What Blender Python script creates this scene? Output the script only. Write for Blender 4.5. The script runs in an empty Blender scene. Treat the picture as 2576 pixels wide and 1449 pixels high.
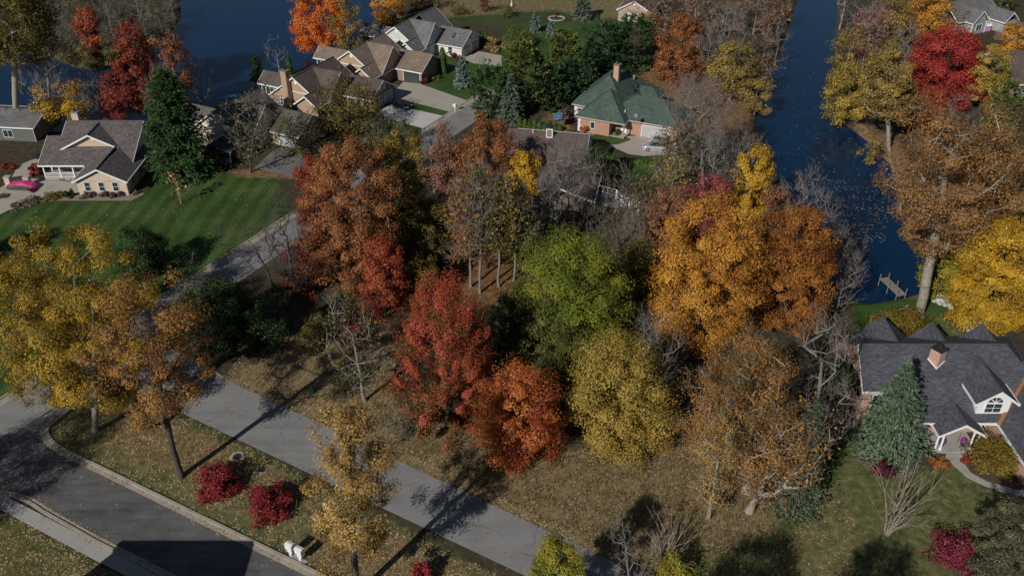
import bpy, math, random
import numpy as np
from mathutils import Vector
R_ = math.radians
scene = bpy.context.scene
col = scene.collection
# ------------------------------------------------------------------ camera, sky, sun, exposure
F_PX, PITCH, CAM_H = 2300.0, R_(33.3), 68.0
cam_d = bpy.data.cameras.new('camera'); cam = bpy.data.objects.new('camera', cam_d); col.objects.link(cam)
cam.location = (0, 0, CAM_H); cam.rotation_euler = (R_(90) - PITCH, 0, 0)
cam_d.sensor_width = 36.0; cam_d.lens = 36.0 * F_PX / 2576.0; cam_d.clip_start = 0.5; cam_d.clip_end = 4000
scene.camera = cam
SUN_EL, SUN_AZ = R_(32), R_(34)          # the light runs forward and to the right
world = bpy.data.worlds.new('World'); scene.world = world; world.use_nodes = True
wn = world.node_tree; bgn = wn.nodes['Background']
sky = wn.nodes.new('ShaderNodeTexSky'); sky.sky_type = 'NISHITA'; sky.sun_disc = False
sky.sun_elevation = SUN_EL; sky.sun_rotation = math.pi + SUN_AZ; sky.dust_density = 0.2; sky.ozone_density = 2.0
wn.links.new(sky.outputs[0], bgn.inputs[0]); bgn.inputs[1].default_value = 0.05
sl = bpy.data.lights.new('sun', 'SUN'); sl.energy = 5.0; sl.angle = R_(0.5); sl.color = (1.0, 0.95, 0.88)
so = bpy.data.objects.new('sun', sl); col.objects.link(so)
so.rotation_euler = Vector((math.sin(SUN_AZ) * math.cos(SUN_EL), math.cos(SUN_AZ) * math.cos(SUN_EL), -math.sin(SUN_EL))).to_track_quat('-Z', 'Y').to_euler()
scene.view_settings.view_transform = 'Standard'; scene.view_settings.look = 'None'
scene.view_settings.exposure = -0.45; scene.view_settings.gamma = 1.0; scene.view_settings.use_curve_mapping = False

# ------------------------------------------------------------------ survey: photo position on the plan -> metres on the ground
def G(x, y, z=0.0):
    u = (x - 1288) / F_PX; v = (y - 724.5) / F_PX
    t = (CAM_H - z) / (math.sin(PITCH) + v * math.cos(PITCH))
    return Vector((u * t, (math.cos(PITCH) - v * math.sin(PITCH)) * t, z))
def GP(L): return [tuple(G(*p)[:2]) for p in L]
def elev(y): return PITCH + math.atan((y - 724.5) / F_PX)
NADIR = 724.5 + F_PX / math.tan(PITCH)

# ------------------------------------------------------------------ helpers
def tag(o, label=None, cat=None, group=None, kind=None):
    if label: o['label'] = label
    if cat: o['category'] = cat
    if group: o['group'] = group
    if kind: o['kind'] = kind
    return o
def empty(name, loc, rz=0, label=None, cat=None, group=None):
    o = bpy.data.objects.new(name, None); col.objects.link(o); o.location = loc; o.rotation_euler = (0, 0, rz)
    o.empty_display_size = 0.3
    return tag(o, label, cat, group)
def copy_tree(o, parent=None):
    c = o.copy(); col.objects.link(c); c.parent = parent
    for ch in list(o.children): copy_tree(ch, c)
    return c
class MB:
    def __init__(s): s.v = []; s.f = []
    def prism(s, pts, d):
        n = len(pts); b = len(s.v); d = Vector(d); P = [Vector(p) for p in pts]
        nrm = Vector((0, 0, 0))
        for i in range(n): nrm += P[i].cross(P[(i + 1) % n])
        if nrm.dot(d) > 0: P = P[::-1]
        s.v += [tuple(p) for p in P] + [tuple(p + d) for p in P]
        s.f.append(list(range(b, b + n))); s.f.append(list(range(b + 2 * n - 1, b + n - 1, -1)))
        for i in range(n):
            j = (i + 1) % n; s.f.append([b + i, b + n + i, b + n + j, b + j])
        return s
    def box(s, x0, x1, y0, y1, z0, z1):
        return s.prism([(x0, y0, z1), (x1, y0, z1), (x1, y1, z1), (x0, y1, z1)], (0, 0, z0 - z1))
    def tube(s, pts, rs, k=8):
        P = [Vector(p) for p in pts]; b0 = len(s.v)
        for i, p in enumerate(P):
            t = (P[min(i + 1, len(P) - 1)] - P[max(i - 1, 0)]).normalized()
            u = t.orthogonal().normalized(); w = t.cross(u); r = rs[i] if hasattr(rs, '__len__') else rs
            for j in range(k):
                a = 2 * math.pi * j / k; s.v.append(tuple(p + u * (r * math.cos(a)) + w * (r * math.sin(a))))
        for i in range(len(P) - 1):
            for j in range(k):
                jj = (j + 1) % k; s.f.append([b0 + i * k + j, b0 + i * k + jj, b0 + (i + 1) * k + jj, b0 + (i + 1) * k + j])
        s.f.append([b0 + j for j in range(k)][::-1]); s.f.append([b0 + (len(P) - 1) * k + j for j in range(k)])
        return s
    def lathe(s, prof, c=(0, 0, 0), k=12):
        b = len(s.v); n = len(prof)
        for (r, z) in prof:
            for j in range(k):
                a = 2 * math.pi * j / k; s.v.append((c[0] + r * math.cos(a), c[1] + r * math.sin(a), c[2] + z))
        for i in range(n - 1):
            for j in range(k):
                jj = (j + 1) % k; s.f.append([b + i * k + j, b + i * k + jj, b + (i + 1) * k + jj, b + (i + 1) * k + j])
        s.f.append([b + j for j in range(k)][::-1]); s.f.append([b + (n - 1) * k + j for j in range(k)])
        return s
    def mesh(s, name, m, smooth=False):
        me = bpy.data.meshes.new(name); me.from_pydata(s.v, [], s.f); me.materials.append(m)
        uv = me.uv_layers.new(name='UVMap').data
        for p in me.polygons:
            n = p.normal
            u = Vector((0, 0, 1)).cross(n)
            u = u.normalized() if u.length > 0.05 else Vector((1, 0, 0))
            w = n.cross(u)
            for li in p.loop_indices:
                c = me.vertices[me.loops[li].vertex_index].co
                uv[li].uv = (c.dot(u), c.dot(w))
            p.use_smooth = smooth
        return me
    def build(s, name, m, parent=None, label=None, smooth=False):
        o = bpy.data.objects.new(name, s.mesh(name, m, smooth)); col.objects.link(o); o.parent = parent
        if label: o['label'] = label
        return o
def mesh_np(name, V, faces, mat, tint=None):
    me = bpy.data.meshes.new(name)
    V = np.asarray(V, np.float32); me.vertices.add(len(V)); me.vertices.foreach_set('co', V.ravel())
    nl = sum(f.size for f in faces); nf = sum(len(f) for f in faces)
    idx = np.concatenate([f.ravel() for f in faces]).astype(np.int32)
    tot = np.concatenate([np.full(len(f), f.shape[1], np.int32) for f in faces])
    st = np.concatenate([[0], np.cumsum(tot)[:-1]]).astype(np.int32)
    me.loops.add(nl); me.loops.foreach_set('vertex_index', idx)
    me.polygons.add(nf); me.polygons.foreach_set('loop_start', st)
    try: me.polygons.foreach_set('loop_total', tot)
    except Exception: pass
    if tint is not None:
        a = me.attributes.new('tint', 'FLOAT', 'FACE'); a.data.foreach_set('value', np.asarray(tint, np.float32))
    me.update(calc_edges=True); me.materials.append(mat)
    return me
def obj_np(name, me, parent=None, loc=None):
    o = bpy.data.objects.new(name, me); col.objects.link(o); o.parent = parent
    if loc is not None: o.location = loc
    return o

# ------------------------------------------------------------------ materials
def new_mat(name):
    m = bpy.data.materials.new(name); m.use_nodes = True; nt = m.node_tree
    return m, nt, nt.nodes['Principled BSDF']
def N(nt, t, **kw):
    n = nt.nodes.new(t)
    for k, v in kw.items():
        if hasattr(n, k) and k not in ('Scale', 'Detail'): setattr(n, k, v)
        else: n.inputs[k].default_value = v
    return n
def mixc(nt, fac, a, b, mode='MIX'):
    n = nt.nodes.new('ShaderNodeMix'); n.data_type = 'RGBA'; n.blend_type = mode
    for sock, v in ((n.inputs[0], fac), (n.inputs[6], a), (n.inputs[7], b)):
        if hasattr(v, 'is_linked'): nt.links.new(v, sock)
        elif isinstance(v, (int, float)): sock.default_value = v
        else: sock.default_value = (v[0], v[1], v[2], 1)
    return n.outputs[2]
def ramp(nt, fac, stops):
    n = nt.nodes.new('ShaderNodeValToRGB'); e = n.color_ramp.elements
    while len(e) < len(stops): e.new(0.5)
    for i, (p, c) in enumerate(stops):
        e[i].position = p; e[i].color = (c[0], c[1], c[2], 1) if hasattr(c, '__len__') else (c, c, c, 1)
    nt.links.new(fac, n.inputs[0]); return n.outputs[0]
def coord(nt, which='Object', rot=0, scale=(1, 1, 1)):
    t = nt.nodes.new('ShaderNodeTexCoord'); mp = nt.nodes.new('ShaderNodeMapping')
    mp.inputs['Rotation'].default_value = (0, 0, rot); mp.inputs['Scale'].default_value = scale
    nt.links.new(t.outputs[which], mp.inputs[0]); return mp.outputs[0]
def noise(nt, vec, scale, detail=4, rough=0.6):
    n = nt.nodes.new('ShaderNodeTexNoise'); n.inputs['Scale'].default_value = scale
    n.inputs['Detail'].default_value = detail; n.inputs['Roughness'].default_value = rough
    nt.links.new(vec, n.inputs['Vector']); return n.outputs['Fac']
def bump(nt, b, h, strength=0.3, dist=0.05):
    n = nt.nodes.new('ShaderNodeBump'); n.inputs['Strength'].default_value = strength; n.inputs['Distance'].default_value = dist
    nt.links.new(h, n.inputs['Height']); nt.links.new(n.outputs[0], b.inputs['Normal'])
def vmul(c, k): return tuple(x * k for x in c)
def m_plain(name, c, rough=0.6, var=0.12, scale=3.0, metal=0.0):
    m, nt, b = new_mat(name); v = coord(nt)
    nz = noise(nt, v, scale, 4)
    nt.links.new(ramp(nt, nz, [(0.3, vmul(c, 1 - var)), (0.7, vmul(c, 1 + var))]), b.inputs['Base Color'])
    b.inputs['Roughness'].default_value = rough; b.inputs['Metallic'].default_value = metal
    return m
def m_shingle(name, c, var=0.35):
    m, nt, b = new_mat(name); uv = coord(nt, 'UV')
    br = nt.nodes.new('ShaderNodeTexBrick'); nt.links.new(uv, br.inputs['Vector'])
    br.inputs['Scale'].default_value = 1.0; br.inputs['Brick Width'].default_value = 0.42; br.inputs['Row Height'].default_value = 0.16
    br.inputs['Mortar Size'].default_value = 0.008; br.inputs['Bias'].default_value = 0.0
    br.inputs['Color1'].default_value = (*vmul(c, 1 - var), 1); br.inputs['Color2'].default_value = (*vmul(c, 1 + var), 1)
    br.inputs['Mortar'].default_value = (*vmul(c, 0.55), 1)
    n1 = noise(nt, uv, 0.35, 5); n2 = noise(nt, coord(nt, 'UV', 0, (1.2, 6, 1)), 1.3, 3, 0.7)
    c1 = mixc(nt, 1.0, br.outputs['Color'], ramp(nt, n1, [(0.3, (0.78, 0.78, 0.8)), (0.7, (1.2, 1.18, 1.14))]), 'MULTIPLY')
    c2 = mixc(nt, 1.0, c1, ramp(nt, n2, [(0.34, (0.74, 0.74, 0.76)), (0.62, (1.15, 1.14, 1.12))]), 'MULTIPLY')
    nt.links.new(c2, b.inputs['Base Color']); b.inputs['Roughness'].default_value = 0.9
    bump(nt, b, br.outputs['Fac'], 0.35, 0.02)
    return m
def m_brick(name, c1, c2, mortar=(0.42, 0.38, 0.33)):
    m, nt, b = new_mat(name); uv = coord(nt, 'UV')
    br = nt.nodes.new('ShaderNodeTexBrick'); nt.links.new(uv, br.inputs['Vector'])
    br.inputs['Scale'].default_value = 1.0; br.inputs['Brick Width'].default_value = 0.24; br.inputs['Row Height'].default_value = 0.085
    br.inputs['Mortar Size'].default_value = 0.008
    br.inputs['Color1'].default_value = (*c1, 1); br.inputs['Color2'].default_value = (*c2, 1); br.inputs['Mortar'].default_value = (*mortar, 1)
    n1 = noise(nt, uv, 5.0, 4, 0.75)
    nt.links.new(mixc(nt, 1.0, br.outputs['Color'], ramp(nt, n1, [(0.3, 0.68), (0.7, 1.28)]), 'MULTIPLY'), b.inputs['Base Color'])
    b.inputs['Roughness'].default_value = 0.85; bump(nt, b, br.outputs['Fac'], -0.3, 0.01)
    return m
def m_siding(name, c):
    m, nt, b = new_mat(name); uv = coord(nt, 'UV')
    w = nt.nodes.new('ShaderNodeTexWave'); w.wave_profile = 'SAW'; w.bands_direction = 'Y'; w.inputs['Scale'].default_value = 1.6
    nt.links.new(uv, w.inputs['Vector'])
    n1 = noise(nt, uv, 0.8, 4)
    nt.links.new(ramp(nt, n1, [(0.3, vmul(c, 0.9)), (0.7, vmul(c, 1.08))]), b.inputs['Base Color'])
    b.inputs['Roughness'].default_value = 0.6; bump(nt, b, w.outputs['Fac'], 0.6, 0.025)
    return m
def m_concrete(name, c, stain=0.25, scale=0.35, crack=False):
    m, nt, b = new_mat(name); v = coord(nt, 'Object')
    n1 = noise(nt, v, scale, 7, 0.68); n2 = noise(nt, v, 9, 4, 0.7)
    a = mixc(nt, 1.0, ramp(nt, n1, [(0.32, vmul(c, 1 - stain)), (0.5, c), (0.72, vmul(c, 1 + stain * 0.5))]), ramp(nt, n2, [(0.3, 0.88), (0.7, 1.1)]), 'MULTIPLY')
    if crack:
        vo = nt.nodes.new('ShaderNodeTexVoronoi'); vo.feature = 'DISTANCE_TO_EDGE'; vo.inputs['Scale'].default_value = 0.11
        wp = nt.nodes.new('ShaderNodeVectorMath'); wp.operation = 'MULTIPLY_ADD'; nz = nt.nodes.new('ShaderNodeTexNoise'); nz.inputs['Scale'].default_value = .5; nz.inputs['Detail'].default_value = 5
        nt.links.new(v, nz.inputs['Vector']); nt.links.new(nz.outputs['Color'], wp.inputs[0]); wp.inputs[1].default_value = (3, 3, 0); nt.links.new(v, wp.inputs[2]); nt.links.new(wp.outputs[0], vo.inputs['Vector'])
        a = mixc(nt, 1.0, a, ramp(nt, vo.outputs['Distance'], [(0.0, 0.62), (0.006, 1.0)]), 'MULTIPLY')
        n4 = noise(nt, coord(nt, 'Object', R_(30), (.06, .9, 1)), 1.0, 4); a = mixc(nt, 1.0, a, ramp(nt, n4, [(0.35, 0.88), (0.65, 1.06)]), 'MULTIPLY')
    nt.links.new(a, b.inputs['Base Color']); b.inputs['Roughness'].default_value = 0.85; bump(nt, b, n2, 0.15, 0.01)
    return m
def m_glass(name, c=(0.03, 0.045, 0.05)):
    m, nt, b = new_mat(name); b.inputs['Base Color'].default_value = (*c, 1); b.inputs['Roughness'].default_value = 0.06
    b.inputs['Specular IOR Level'].default_value = 0.6
    return m
def m_leaf(name, c0, c1, c2, transl=0.3):
    m = bpy.data.materials.new(name); m.use_nodes = True; nt = m.node_tree; nt.nodes.clear()
    out = nt.nodes.new('ShaderNodeOutputMaterial')
    at = nt.nodes.new('ShaderNodeAttribute'); at.attribute_name = 'tint'
    c = ramp(nt, at.outputs['Fac'], [(0.15, c0), (0.5, c1), (0.88, c2)])
    d = nt.nodes.new('ShaderNodeBsdfDiffuse'); t = nt.nodes.new('ShaderNodeBsdfTranslucent')
    g = nt.nodes.new('ShaderNodeBsdfGlossy'); g.inputs['Roughness'].default_value = 0.5; g.inputs['Color'].default_value = (0.6, 0.6, 0.6, 1)
    mx = nt.nodes.new('ShaderNodeMixShader'); mx.inputs[0].default_value = transl
    m2 = nt.nodes.new('ShaderNodeMixShader'); m2.inputs[0].default_value = 0.03
    nt.links.new(c, d.inputs[0]); nt.links.new(c, t.inputs[0])
    nt.links.new(d.outputs[0], mx.inputs[1]); nt.links.new(t.outputs[0], mx.inputs[2])
    nt.links.new(mx.outputs[0], m2.inputs[1]); nt.links.new(g.outputs[0], m2.inputs[2]); nt.links.new(m2.outputs[0], out.inputs[0])
    return m
def m_bark(name, c):
    m, nt, b = new_mat(name); v = coord(nt, 'Object', 0, (3, 3, 0.7))
    n1 = noise(nt, v, 2.2, 5, 0.7)
    nt.links.new(ramp(nt, n1, [(0.3, vmul(c, 0.6)), (0.7, vmul(c, 1.3))]), b.inputs['Base Color'])
    b.inputs['Roughness'].default_value = 0.9; bump(nt, b, n1, 0.5, 0.05)
    return m
M = {}
M['white'] = m_plain('white_paint', (0.78, 0.79, 0.80), 0.5, 0.05)
M['cream'] = m_siding('cream_siding', (0.60, 0.53, 0.40))
M['tan'] = m_siding('tan_siding', (0.42, 0.30, 0.20))
M['lightgrey'] = m_siding('light_grey_siding', (0.62, 0.62, 0.58))
M['sage'] = m_siding('sage_grey_siding', (0.13, 0.14, 0.125))
M['greysiding'] = m_siding('grey_siding', (0.36, 0.37, 0.36))
M['brick_cream'] = m_brick('cream_brick', (0.50, 0.36, 0.26), (0.66, 0.54, 0.42), (0.6, 0.54, 0.46))
M['brick_red'] = m_brick('red_brick', (0.36, 0.15, 0.09), (0.47, 0.24, 0.15))
M['brick_pink'] = m_brick('pink_brick', (0.46, 0.22, 0.15), (0.58, 0.36, 0.26))
M['brick_dark'] = m_brick('brown_brick', (0.20, 0.13, 0.10), (0.30, 0.20, 0.15), (0.3, 0.27, 0.24))
M['brick_white'] = m_brick('white_brick', (0.62, 0.60, 0.56), (0.74, 0.72, 0.68), (0.6, 0.58, 0.55))
M['brick_tan'] = m_brick('tan_brick', (0.36, 0.26, 0.19), (0.47, 0.36, 0.27))
M['roof_greybrown'] = m_shingle('weathered_grey_brown_shingle', (0.115, 0.100, 0.098))
M['roof_brown'] = m_shingle('brown_shingle', (0.105, 0.080, 0.072), 0.25)
M['roof_greyb2'] = m_shingle('dull_grey_brown_shingle', (0.115, 0.100, 0.090), 0.28)
M['roof_tan'] = m_shingle('tan_shingle', (0.205, 0.158, 0.120), 0.22)
M['roof_grey'] = m_shingle('grey_shingle', (0.150, 0.150, 0.152), 0.25)
M['roof_green'] = m_shingle('green_shingle', (0.062, 0.098, 0.080), 0.26)
M['roof_slate'] = m_shingle('dark_slate_blue_shingle', (0.076, 0.078, 0.096), 0.32)
M['roof_redbrown'] = m_shingle('red_brown_shingle', (0.125, 0.090, 0.084), 0.22)
M['glass'] = m_glass('window_glass')
M['skyglass'] = m_glass('skylight_glass', (0.06, 0.10, 0.10))
M['darkdoor'] = m_plain('dark_green_door_paint', (0.045, 0.055, 0.055), 0.5)
M['greydoor'] = m_plain('pale_grey_door_paint', (0.42, 0.43, 0.43), 0.5)
M['dark'] = m_plain('dark_metal', (0.03, 0.03, 0.032), 0.5)
M['steel'] = m_plain('galvanised_steel', (0.45, 0.46, 0.47), 0.4, 0.1, 5, 0.6)
M['road_conc'] = m_concrete('grey_concrete_road', (0.235, 0.235, 0.232), 0.2, 0.18, True)
M['drive'] = m_concrete('warm_concrete', (0.40, 0.36, 0.30), 0.14)
M['drive_white'] = m_concrete('pale_concrete', (0.52, 0.51, 0.50), 0.12)
M['kerb'] = m_concrete('kerb_concrete', (0.36, 0.32, 0.26), 0.25, 0.8)
M['walk'] = m_concrete('sidewalk_concrete', (0.36, 0.35, 0.33), 0.15, 0.6)
M['gravel_drive'] = m_concrete('old_asphalt_drive', (0.16, 0.155, 0.15), 0.2, 0.5)
M['wood_grey'] = m_plain('weathered_grey_wood', (0.22, 0.20, 0.17), 0.85, 0.25, 4)
M['stone'] = m_plain('pale_field_stone', (0.40, 0.38, 0.34), 0.85, 0.3, 4)
M['mulch'] = m_concrete('brown_bark_mulch', (0.085, 0.052, 0.036), 0.4, 3.0)
M['pebble'] = m_concrete('tan_pebble_bed', (0.25, 0.21, 0.16), 0.35, 4.0)
# asphalt with long worn streaks
m, nt, b = new_mat('worn_asphalt')
v = coord(nt, 'Object', R_(29), (0.16, 1.5, 1)); n1 = noise(nt, v, 0.9, 6, 0.65); n2 = noise(nt, coord(nt), 0.28, 6, 0.62); n3 = noise(nt, coord(nt), 14, 3, 0.7)
a = mixc(nt, 0.5, ramp(nt, n1, [(0.36, (0.052, 0.053, 0.056)), (0.64, (0.135, 0.134, 0.132))]), ramp(nt, n2, [(0.36, (0.050, 0.051, 0.055)), (0.6, (0.142, 0.141, 0.138))]))
a = mixc(nt, 1.0, a, ramp(nt, n3, [(0.3, 0.8), (0.7, 1.2)]), 'MULTIPLY')
nt.links.new(a, b.inputs['Base Color']); b.inputs['Roughness'].default_value = 0.85; bump(nt, b, n3, 0.2, 0.01); M['asphalt'] = m
# water
m, nt, b = new_mat('lake_water')
v = coord(nt, 'Object', R_(20), (1, 2.2, 1)); n1 = noise(nt, v, 1.7, 4, 0.6); n2 = noise(nt, coord(nt), 0.05, 3)
b.inputs['Base Color'].default_value = (0.003, 0.022, 0.060, 1); b.inputs['Roughness'].default_value = 0.10; b.inputs['IOR'].default_value = 1.34
nt.links.new(ramp(nt, n2, [(0.3, 0.03), (0.7, 0.10)]), b.inputs['Roughness'])
bump(nt, b, n1, 0.10, 0.12); M['water'] = m
# ground: the attribute "cover" says what grows or lies where (lawn, dry grass, fallen leaves, mown stripes)
m, nt, b = new_mat('garden_ground')
at = nt.nodes.new('ShaderNodeAttribute'); at.attribute_name = 'cover'
sp = nt.nodes.new('ShaderNodeSeparateColor'); nt.links.new(at.outputs['Color'], sp.inputs[0])
v = coord(nt); n1 = noise(nt, v, 0.13, 6, 0.65); n2 = noise(nt, v, 1.1, 6, 0.72); n3 = noise(nt, v, 7, 4, 0.75)
wv = nt.nodes.new('ShaderNodeTexWave'); wv.inputs['Scale'].default_value = 0.115; wv.inputs['Distortion'].default_value = 1.8
wv.inputs['Detail'].default_value = 2; wv.inputs['Detail Scale'].default_value = 0.6
nt.links.new(coord(nt, 'Object', R_(4)), wv.inputs['Vector'])
lawn = ramp(nt, n1, [(0.30, (0.032, 0.062, 0.016)), (0.50, (0.046, 0.088, 0.022)), (0.70, (0.085, 0.112, 0.038))])
st = mixc(nt, at.outputs['Alpha'], (1, 1, 1), ramp(nt, wv.outputs['Fac'], [(0.3, (0.80, 0.84, 0.82)), (0.7, (1.18, 1.14, 1.12))]))
lawn = mixc(nt, 1.0, lawn, st, 'MULTIPLY')
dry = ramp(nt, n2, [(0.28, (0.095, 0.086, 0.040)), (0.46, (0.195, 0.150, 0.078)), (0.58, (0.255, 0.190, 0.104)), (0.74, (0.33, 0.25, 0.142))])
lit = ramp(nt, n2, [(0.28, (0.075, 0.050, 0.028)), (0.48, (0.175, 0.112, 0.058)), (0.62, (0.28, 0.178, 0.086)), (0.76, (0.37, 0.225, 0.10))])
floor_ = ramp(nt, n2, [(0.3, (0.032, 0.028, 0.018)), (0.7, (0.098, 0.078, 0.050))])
def edge(sock):
    md = nt.nodes.new('ShaderNodeMath'); md.operation = 'MULTIPLY_ADD'; nt.links.new(n2, md.inputs[0]); md.inputs[1].default_value = 0.9; md.inputs[2].default_value = -0.45
    ad = nt.nodes.new('ShaderNodeMath'); ad.operation = 'ADD'; nt.links.new(sock, ad.inputs[0]); nt.links.new(md.outputs[0], ad.inputs[1])
    return ramp(nt, ad.outputs[0], [(0.3, 0.0), (0.7, 1.0)])
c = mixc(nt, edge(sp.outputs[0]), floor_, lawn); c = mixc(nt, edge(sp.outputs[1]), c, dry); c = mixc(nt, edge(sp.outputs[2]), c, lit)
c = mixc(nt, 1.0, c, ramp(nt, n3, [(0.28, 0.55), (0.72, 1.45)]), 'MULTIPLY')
nt.links.new(c, b.inputs['Base Color']); b.inputs['Roughness'].default_value = 0.95; b.inputs['Specular IOR Level'].default_value = 0.1
bump(nt, b, n3, 0.35, 0.05); M['ground'] = m
# ------------------------------------------------------------------ terrain
LAKE = [(-900, -60), (-900, 316), (-60, 312), (60, 318), (110, 326), (235, 322), (380, 306), (470, 292), (540, 262), (600, 240), (640, 216), (700, 192), (760, 166),
        (800, 152), (850, 128), (905, 96), (930, 60), (948, 20), (975, -30), (1000, -60)]
POINT = [(-900, 20), (-200, 96), (0, 118), (60, 124), (120, 132), (180, 158), (235, 168), (290, 150), (330, 118), (390, 98), (430, 74), (455, 35), (452, -10), (440, -60), (300, -62), (-900, -62)]
CANAL = [(2020, -60), (2006, 0), (1990, 50), (1972, 110), (1925, 195), (1902, 290), (1930, 380), (1985, 470), (2040, 560), (2085, 640), (2118, 735), (2180, 752), (2270, 738), (2365, 706),
         (2352, 660), (2290, 610), (2270, 540), (2262, 470), (2240, 400), (2192, 350), (2150, 318), (2108, 290), (2100, 220), (2098, 150), (2108, 0), (2112, -60)]
def poly_sd(X, Y, poly):
    P = np.array(poly, float); n = len(P); d = np.full(X.shape, 1e9); ins = np.zeros(X.shape, bool)
    for i in range(n):
        a, b_ = P[i], P[(i + 1) % n]; e = b_ - a
        t = np.clip(((X - a[0]) * e[0] + (Y - a[1]) * e[1]) / (e @ e + 1e-12), 0, 1)
        d = np.minimum(d, (X - a[0] - t * e[0]) ** 2 + (Y - a[1] - t * e[1]) ** 2)
        c = (a[1] > Y) != (b_[1] > Y)
        xi = a[0] + (Y - a[1]) / (b_[1] - a[1] + 1e-12) * e[0]
        ins ^= c & (X < xi)
    d = np.sqrt(d); return np.where(ins, d, -d)
def gclip(L): return [tuple(G(x, max(y, -62))[:2]) for x, y in L]
lakeW, pointW, canalW = gclip(LAKE), gclip(POINT), gclip(CANAL)
def water_sd(X, Y):
    return np.maximum(np.minimum(poly_sd(X, Y, lakeW), -poly_sd(X, Y, pointW)), poly_sd(X, Y, canalW))
gx = np.arange(-152, 152.1, 0.8); gy = np.arange(24, 288.1, 0.8)
GX, GY = np.meshgrid(gx, gy); sd = water_sd(GX, GY)
t = np.clip((sd + 1.4) / 2.6, 0, 1); GZ = -2.0 * t * t * (3 - 2 * t)
cover = np.zeros(GX.shape + (4,), np.float32)
def paint(D, ch, val, soft=1.6):
    w = np.clip(poly_sd(GX, GY, gclip(D)) / soft + 0.5, 0, 1) * val
    cover[..., ch] = np.maximum(cover[..., ch], w)
LAWN, DRY, LIT, STR = 0, 1, 2, 3
big = [(-300, 700), (-60, 580), (20, 535), (70, 512), (330, 505), (420, 440), (560, 436), (690, 446), (745, 540), (430, 742), (50, 976), (-300, 1190)]
paint(big, LAWN, 1); paint(big, STR, 1)
paint([(1060, 235), (1120, 150), (1250, 130), (1270, 60), (1420, 55), (1560, 60), (1560, 160), (1330, 250), (1180, 300), (990, 262)], LAWN, 1)
paint([(1060, -60), (1640, -60), (1620, 60), (1500, 70), (1400, 40), (1250, 70), (1130, 60)], LAWN, 0.55); paint([(1060, -60), (1640, -60), (1640, 50), (1500, 52), (1390, 30), (1240, 40), (1100, 50)], DRY, 0.62, 5)
paint([(1466, 352), (1560, 330), (1592, 345), (1585, 360), (1510, 372), (1450, 380)], LAWN, 1)
paint([(1520, 395), (1640, 395), (1700, 420), (1660, 470), (1540, 460)], LAWN, 0.8)
paint([(960, 280), (1140, 262), (1140, 300), (1060, 330), (960, 345), (900, 320)], LAWN, 0.95)
yard = [(1930, 1330), (2060, 1190), (2130, 1080), (2340, 1120), (2700, 1230), (2900, 1700), (1560, 1700), (1700, 1430)]
paint(yard, LAWN, 0.95, 4); paint([(1930, 1330), (2060, 1190), (2130, 1080), (2200, 1200), (2230, 1400), (2100, 1700), (1560, 1700), (1700, 1430)], DRY, 0.50, 5); paint(yard, DRY, 0.46, 4)
paint([(2160, 745), (2380, 730), (2500, 820), (2560, 900), (2200, 900), (2140, 800)], LAWN, 0.85); paint([(2330, 790), (2520, 780), (2520, 900), (2360, 900)], DRY, 0.5, 4)
paint([(2170, 718), (2400, 700), (2420, 752), (2180, 756)], LIT, 0.75)
field = [(900, 960), (1050, 1040), (1230, 1090), (1420, 1140), (1720, 1060), (1990, 1160), (1960, 1330), (1720, 1430), (1640, 1600), (1600, 1445), (1430, 1362), (950, 1142), (570, 957), (700, 860), (860, 820)]
paint(field, DRY, 0.95, 4)
paint([(560, 950), (720, 850), (960, 790), (1010, 900), (960, 1080), (900, 1110)], DRY, 0.75, 4); paint([(560, 950), (720, 850), (960, 790), (1010, 900), (960, 1080), (900, 1110)], LIT, 0.42, 4)
edgeL = [(565, 952), (950, 1137), (1430, 1357), (1700, 1490), (1700, 1440), (1440, 1320), (960, 1095), (600, 925)]
paint(edgeL, LAWN, 0.7, 2)
med = [(105, 1080), (240, 985), (440, 1030), (760, 1190), (1260, 1449), (1600, 1620), (1100, 1620), (790, 1449), (470, 1290), (150, 1130)]
paint(med, LAWN, 0.75); paint(med, DRY, 0.50, 3)
paint([(240, 1040), (480, 1060), (740, 1185), (740, 1230), (560, 1200), (400, 1180), (250, 1130)], LIT, 0.55, 3)
paint([(780, 1240), (1100, 1370), (1260, 1449), (1600, 1620), (1000, 1620), (800, 1440)], LIT, 0.58, 3)
paint([(-200, 1290), (0, 1284), (215, 1397), (420, 1520), (420, 1700), (-300, 1700)], LAWN, 0.8); paint([(-200, 1290), (0, 1284), (215, 1397), (420, 1520), (420, 1700), (-300, 1700)], LIT, 0.45, 2)
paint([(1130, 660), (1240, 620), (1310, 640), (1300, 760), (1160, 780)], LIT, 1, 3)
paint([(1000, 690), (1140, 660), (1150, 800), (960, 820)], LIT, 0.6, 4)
paint([(1560, 170), (1760, 150), (1920, 200), (1890, 330), (1720, 350), (1650, 220)], LIT, 0.75, 3); paint([(1380, 270), (1440, 260), (1440, 330), (1360, 330)], LIT, 0.85, 3)
paint([(2140, 305), (2250, 330), (2330, 460), (2270, 500), (2190, 360)], LIT, 0.65, 2); paint([(2140, 305), (2250, 330), (2330, 460), (2270, 500), (2190, 360)], DRY, 0.6, 2)
paint([(380, 405), (500, 370), (540, 430), (410, 445)], LIT, 0.6, 2); paint([(560, 428), (760, 424), (770, 452), (600, 448)], LIT, 0.8, 1.5)
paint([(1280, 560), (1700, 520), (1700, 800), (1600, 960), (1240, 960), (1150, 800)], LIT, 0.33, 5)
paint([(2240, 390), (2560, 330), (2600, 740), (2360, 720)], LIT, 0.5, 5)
ny, nx = GX.shape
V = np.stack([GX, GY, GZ], -1).reshape(-1, 3)
ii = np.arange(ny * nx).reshape(ny, nx)
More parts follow.
